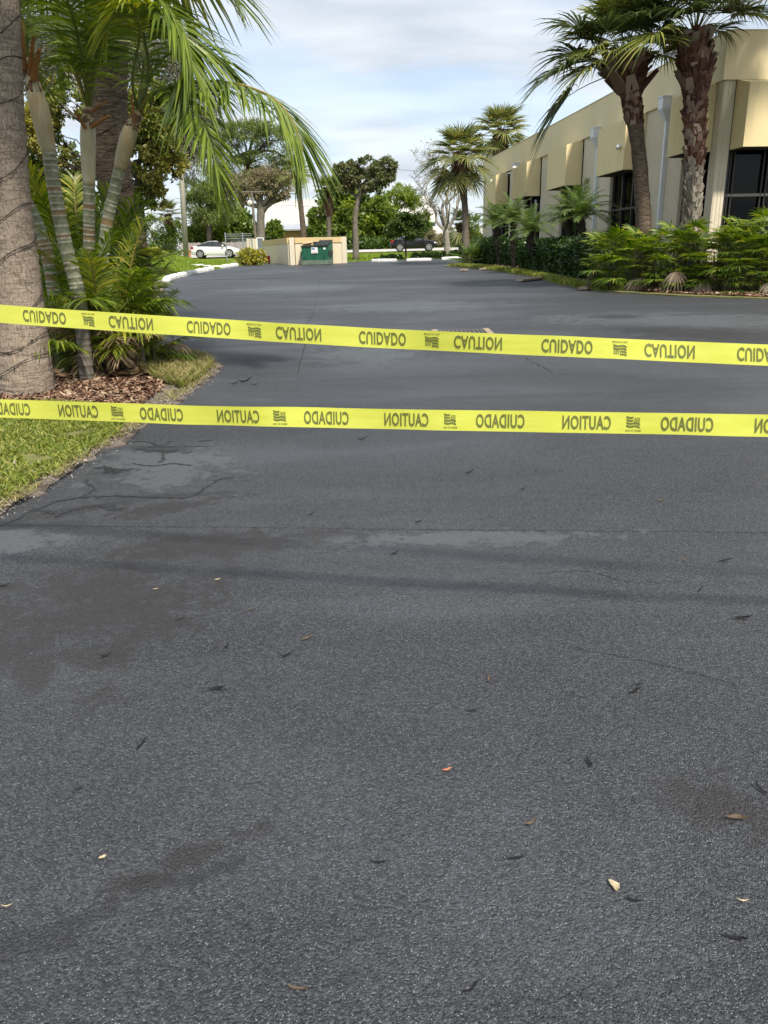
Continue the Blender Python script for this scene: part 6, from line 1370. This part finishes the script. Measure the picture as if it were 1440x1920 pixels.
# ================================================================== LITTER ON THE ASPHALT
random.seed(91)
def leaf_bit(name, label, px, py, L, w, m, an, curl=0.3, cat='leaf', group=None):
    p = G(px, py); k = p[1]; n = 7; b = MB(); V = []
    for i in range(n):
        s = i / (n - 1); ww = w * math.sin(math.pi * (0.06 + 0.9 * s)) * random.uniform(0.7, 1.15); x = (s - 0.5) * L; y = 0.12 * L * math.sin(s * 4 + L * 90)
        z = 0.004 + curl * L * (s - 0.4) ** 2; V += [(x, y - ww, z + ww * 0.5), (x, y, z), (x, y + ww, z + ww * 0.6)]
    Fs = [(i * 3 + j, i * 3 + j + 1, i * 3 + j + 4, i * 3 + j + 3) for i in range(n - 1) for j in range(2)]
    b.add(V, Fs); o = b.build(name, M[m]); o.location = (p[0], p[1], p[2] + 0.001); o.rotation_euler = (0, 0, an); return tag(o, label, cat, group)
leaf_bit('dry_leaf', 'red-brown dry leaf lying near the middle of the foreground', 838, 1445, 0.034, 0.006, 'litter_red', 0.15)
leaf_bit('dry_leaf', 'pale mottled dry leaf at the lower right', 1150, 1664, 0.036, 0.012, 'litter_pale', 1.7)
leaf_bit('dry_leaf', 'small pale crumpled leaf at the lower left', 193, 1610, 0.02, 0.006, 'litter_pale', 0.8)
leaf_bit('dry_leaf', 'pale straw chip just below the long joint at left', 408, 1088, 0.03, 0.005, 'litter_pale', 0.3)
leaf_bit('dry_leaf', 'tan straw chip left of the pale one below the joint', 292, 1106, 0.028, 0.004, 'litter_pale', 0.1)
leaf_bit('dry_leaf', 'thin pale straw at the lower right edge', 1392, 1690, 0.03, 0.003, 'litter_pale', -0.2)
leaf_bit('dry_leaf', 'thin pale straw at the lower left edge', 14, 1700, 0.03, 0.002, 'litter_pale', 0.1)
blk = [(576, 1200, .03, .2), (538, 1232, .03, .1), (408, 1296, .04, .15), (424, 1214, .02, .9), (886, 1336, .03, -.4), (916, 1276, .025, 1.0), (1190, 1300, .03, .1), (1198, 1285, .022, -.5), (1392, 1163, .04, -.1), (1104, 1434, .024, 1.4), (1382, 1540, .036, -.3), (1428, 1484, .03, 1.7), (966, 1614, .03, -.4), (1190, 1692, .026, -.8), (1380, 1765, .03, -.7), (995, 1545, .022, .2), (712, 1620, .026, -.5), (266, 1400, .03, .9), (150, 1480, .02, .3), (715, 1184, .02, .2), (468, 1146, .03, .2), (340, 1163, .03, .1), (786, 980, .03, 0), (584, 966, .03, .3), (740, 1040, .03, .1), (1285, 1052, .03, .4), (1358, 1055, .04, .1), (982, 918, .03, .2), (880, 888, .04, .6), (1005, 884, .02, .4), (1240, 940, .03, .3), (680, 824, .06, 0), (460, 716, .10, .1), (440, 720, .06, .4), (478, 722, .05, .2), (560, 1860, .03, -.6), (885, 1855, .024, .3), (200, 1232, .03, .2), (1312, 1108, .025, .5), (8, 1100, .05, .1)]
for i, (px, py, L, an) in enumerate(blk):
    leaf_bit('twig_bit', 'small black sliver of plant debris lying on the open asphalt', px, py, L * 1.8, L * random.uniform(0.14, 0.26), 'litter' if i % 5 else 'litter_brown', an, 0.9, 'debris', 'black debris on the asphalt')
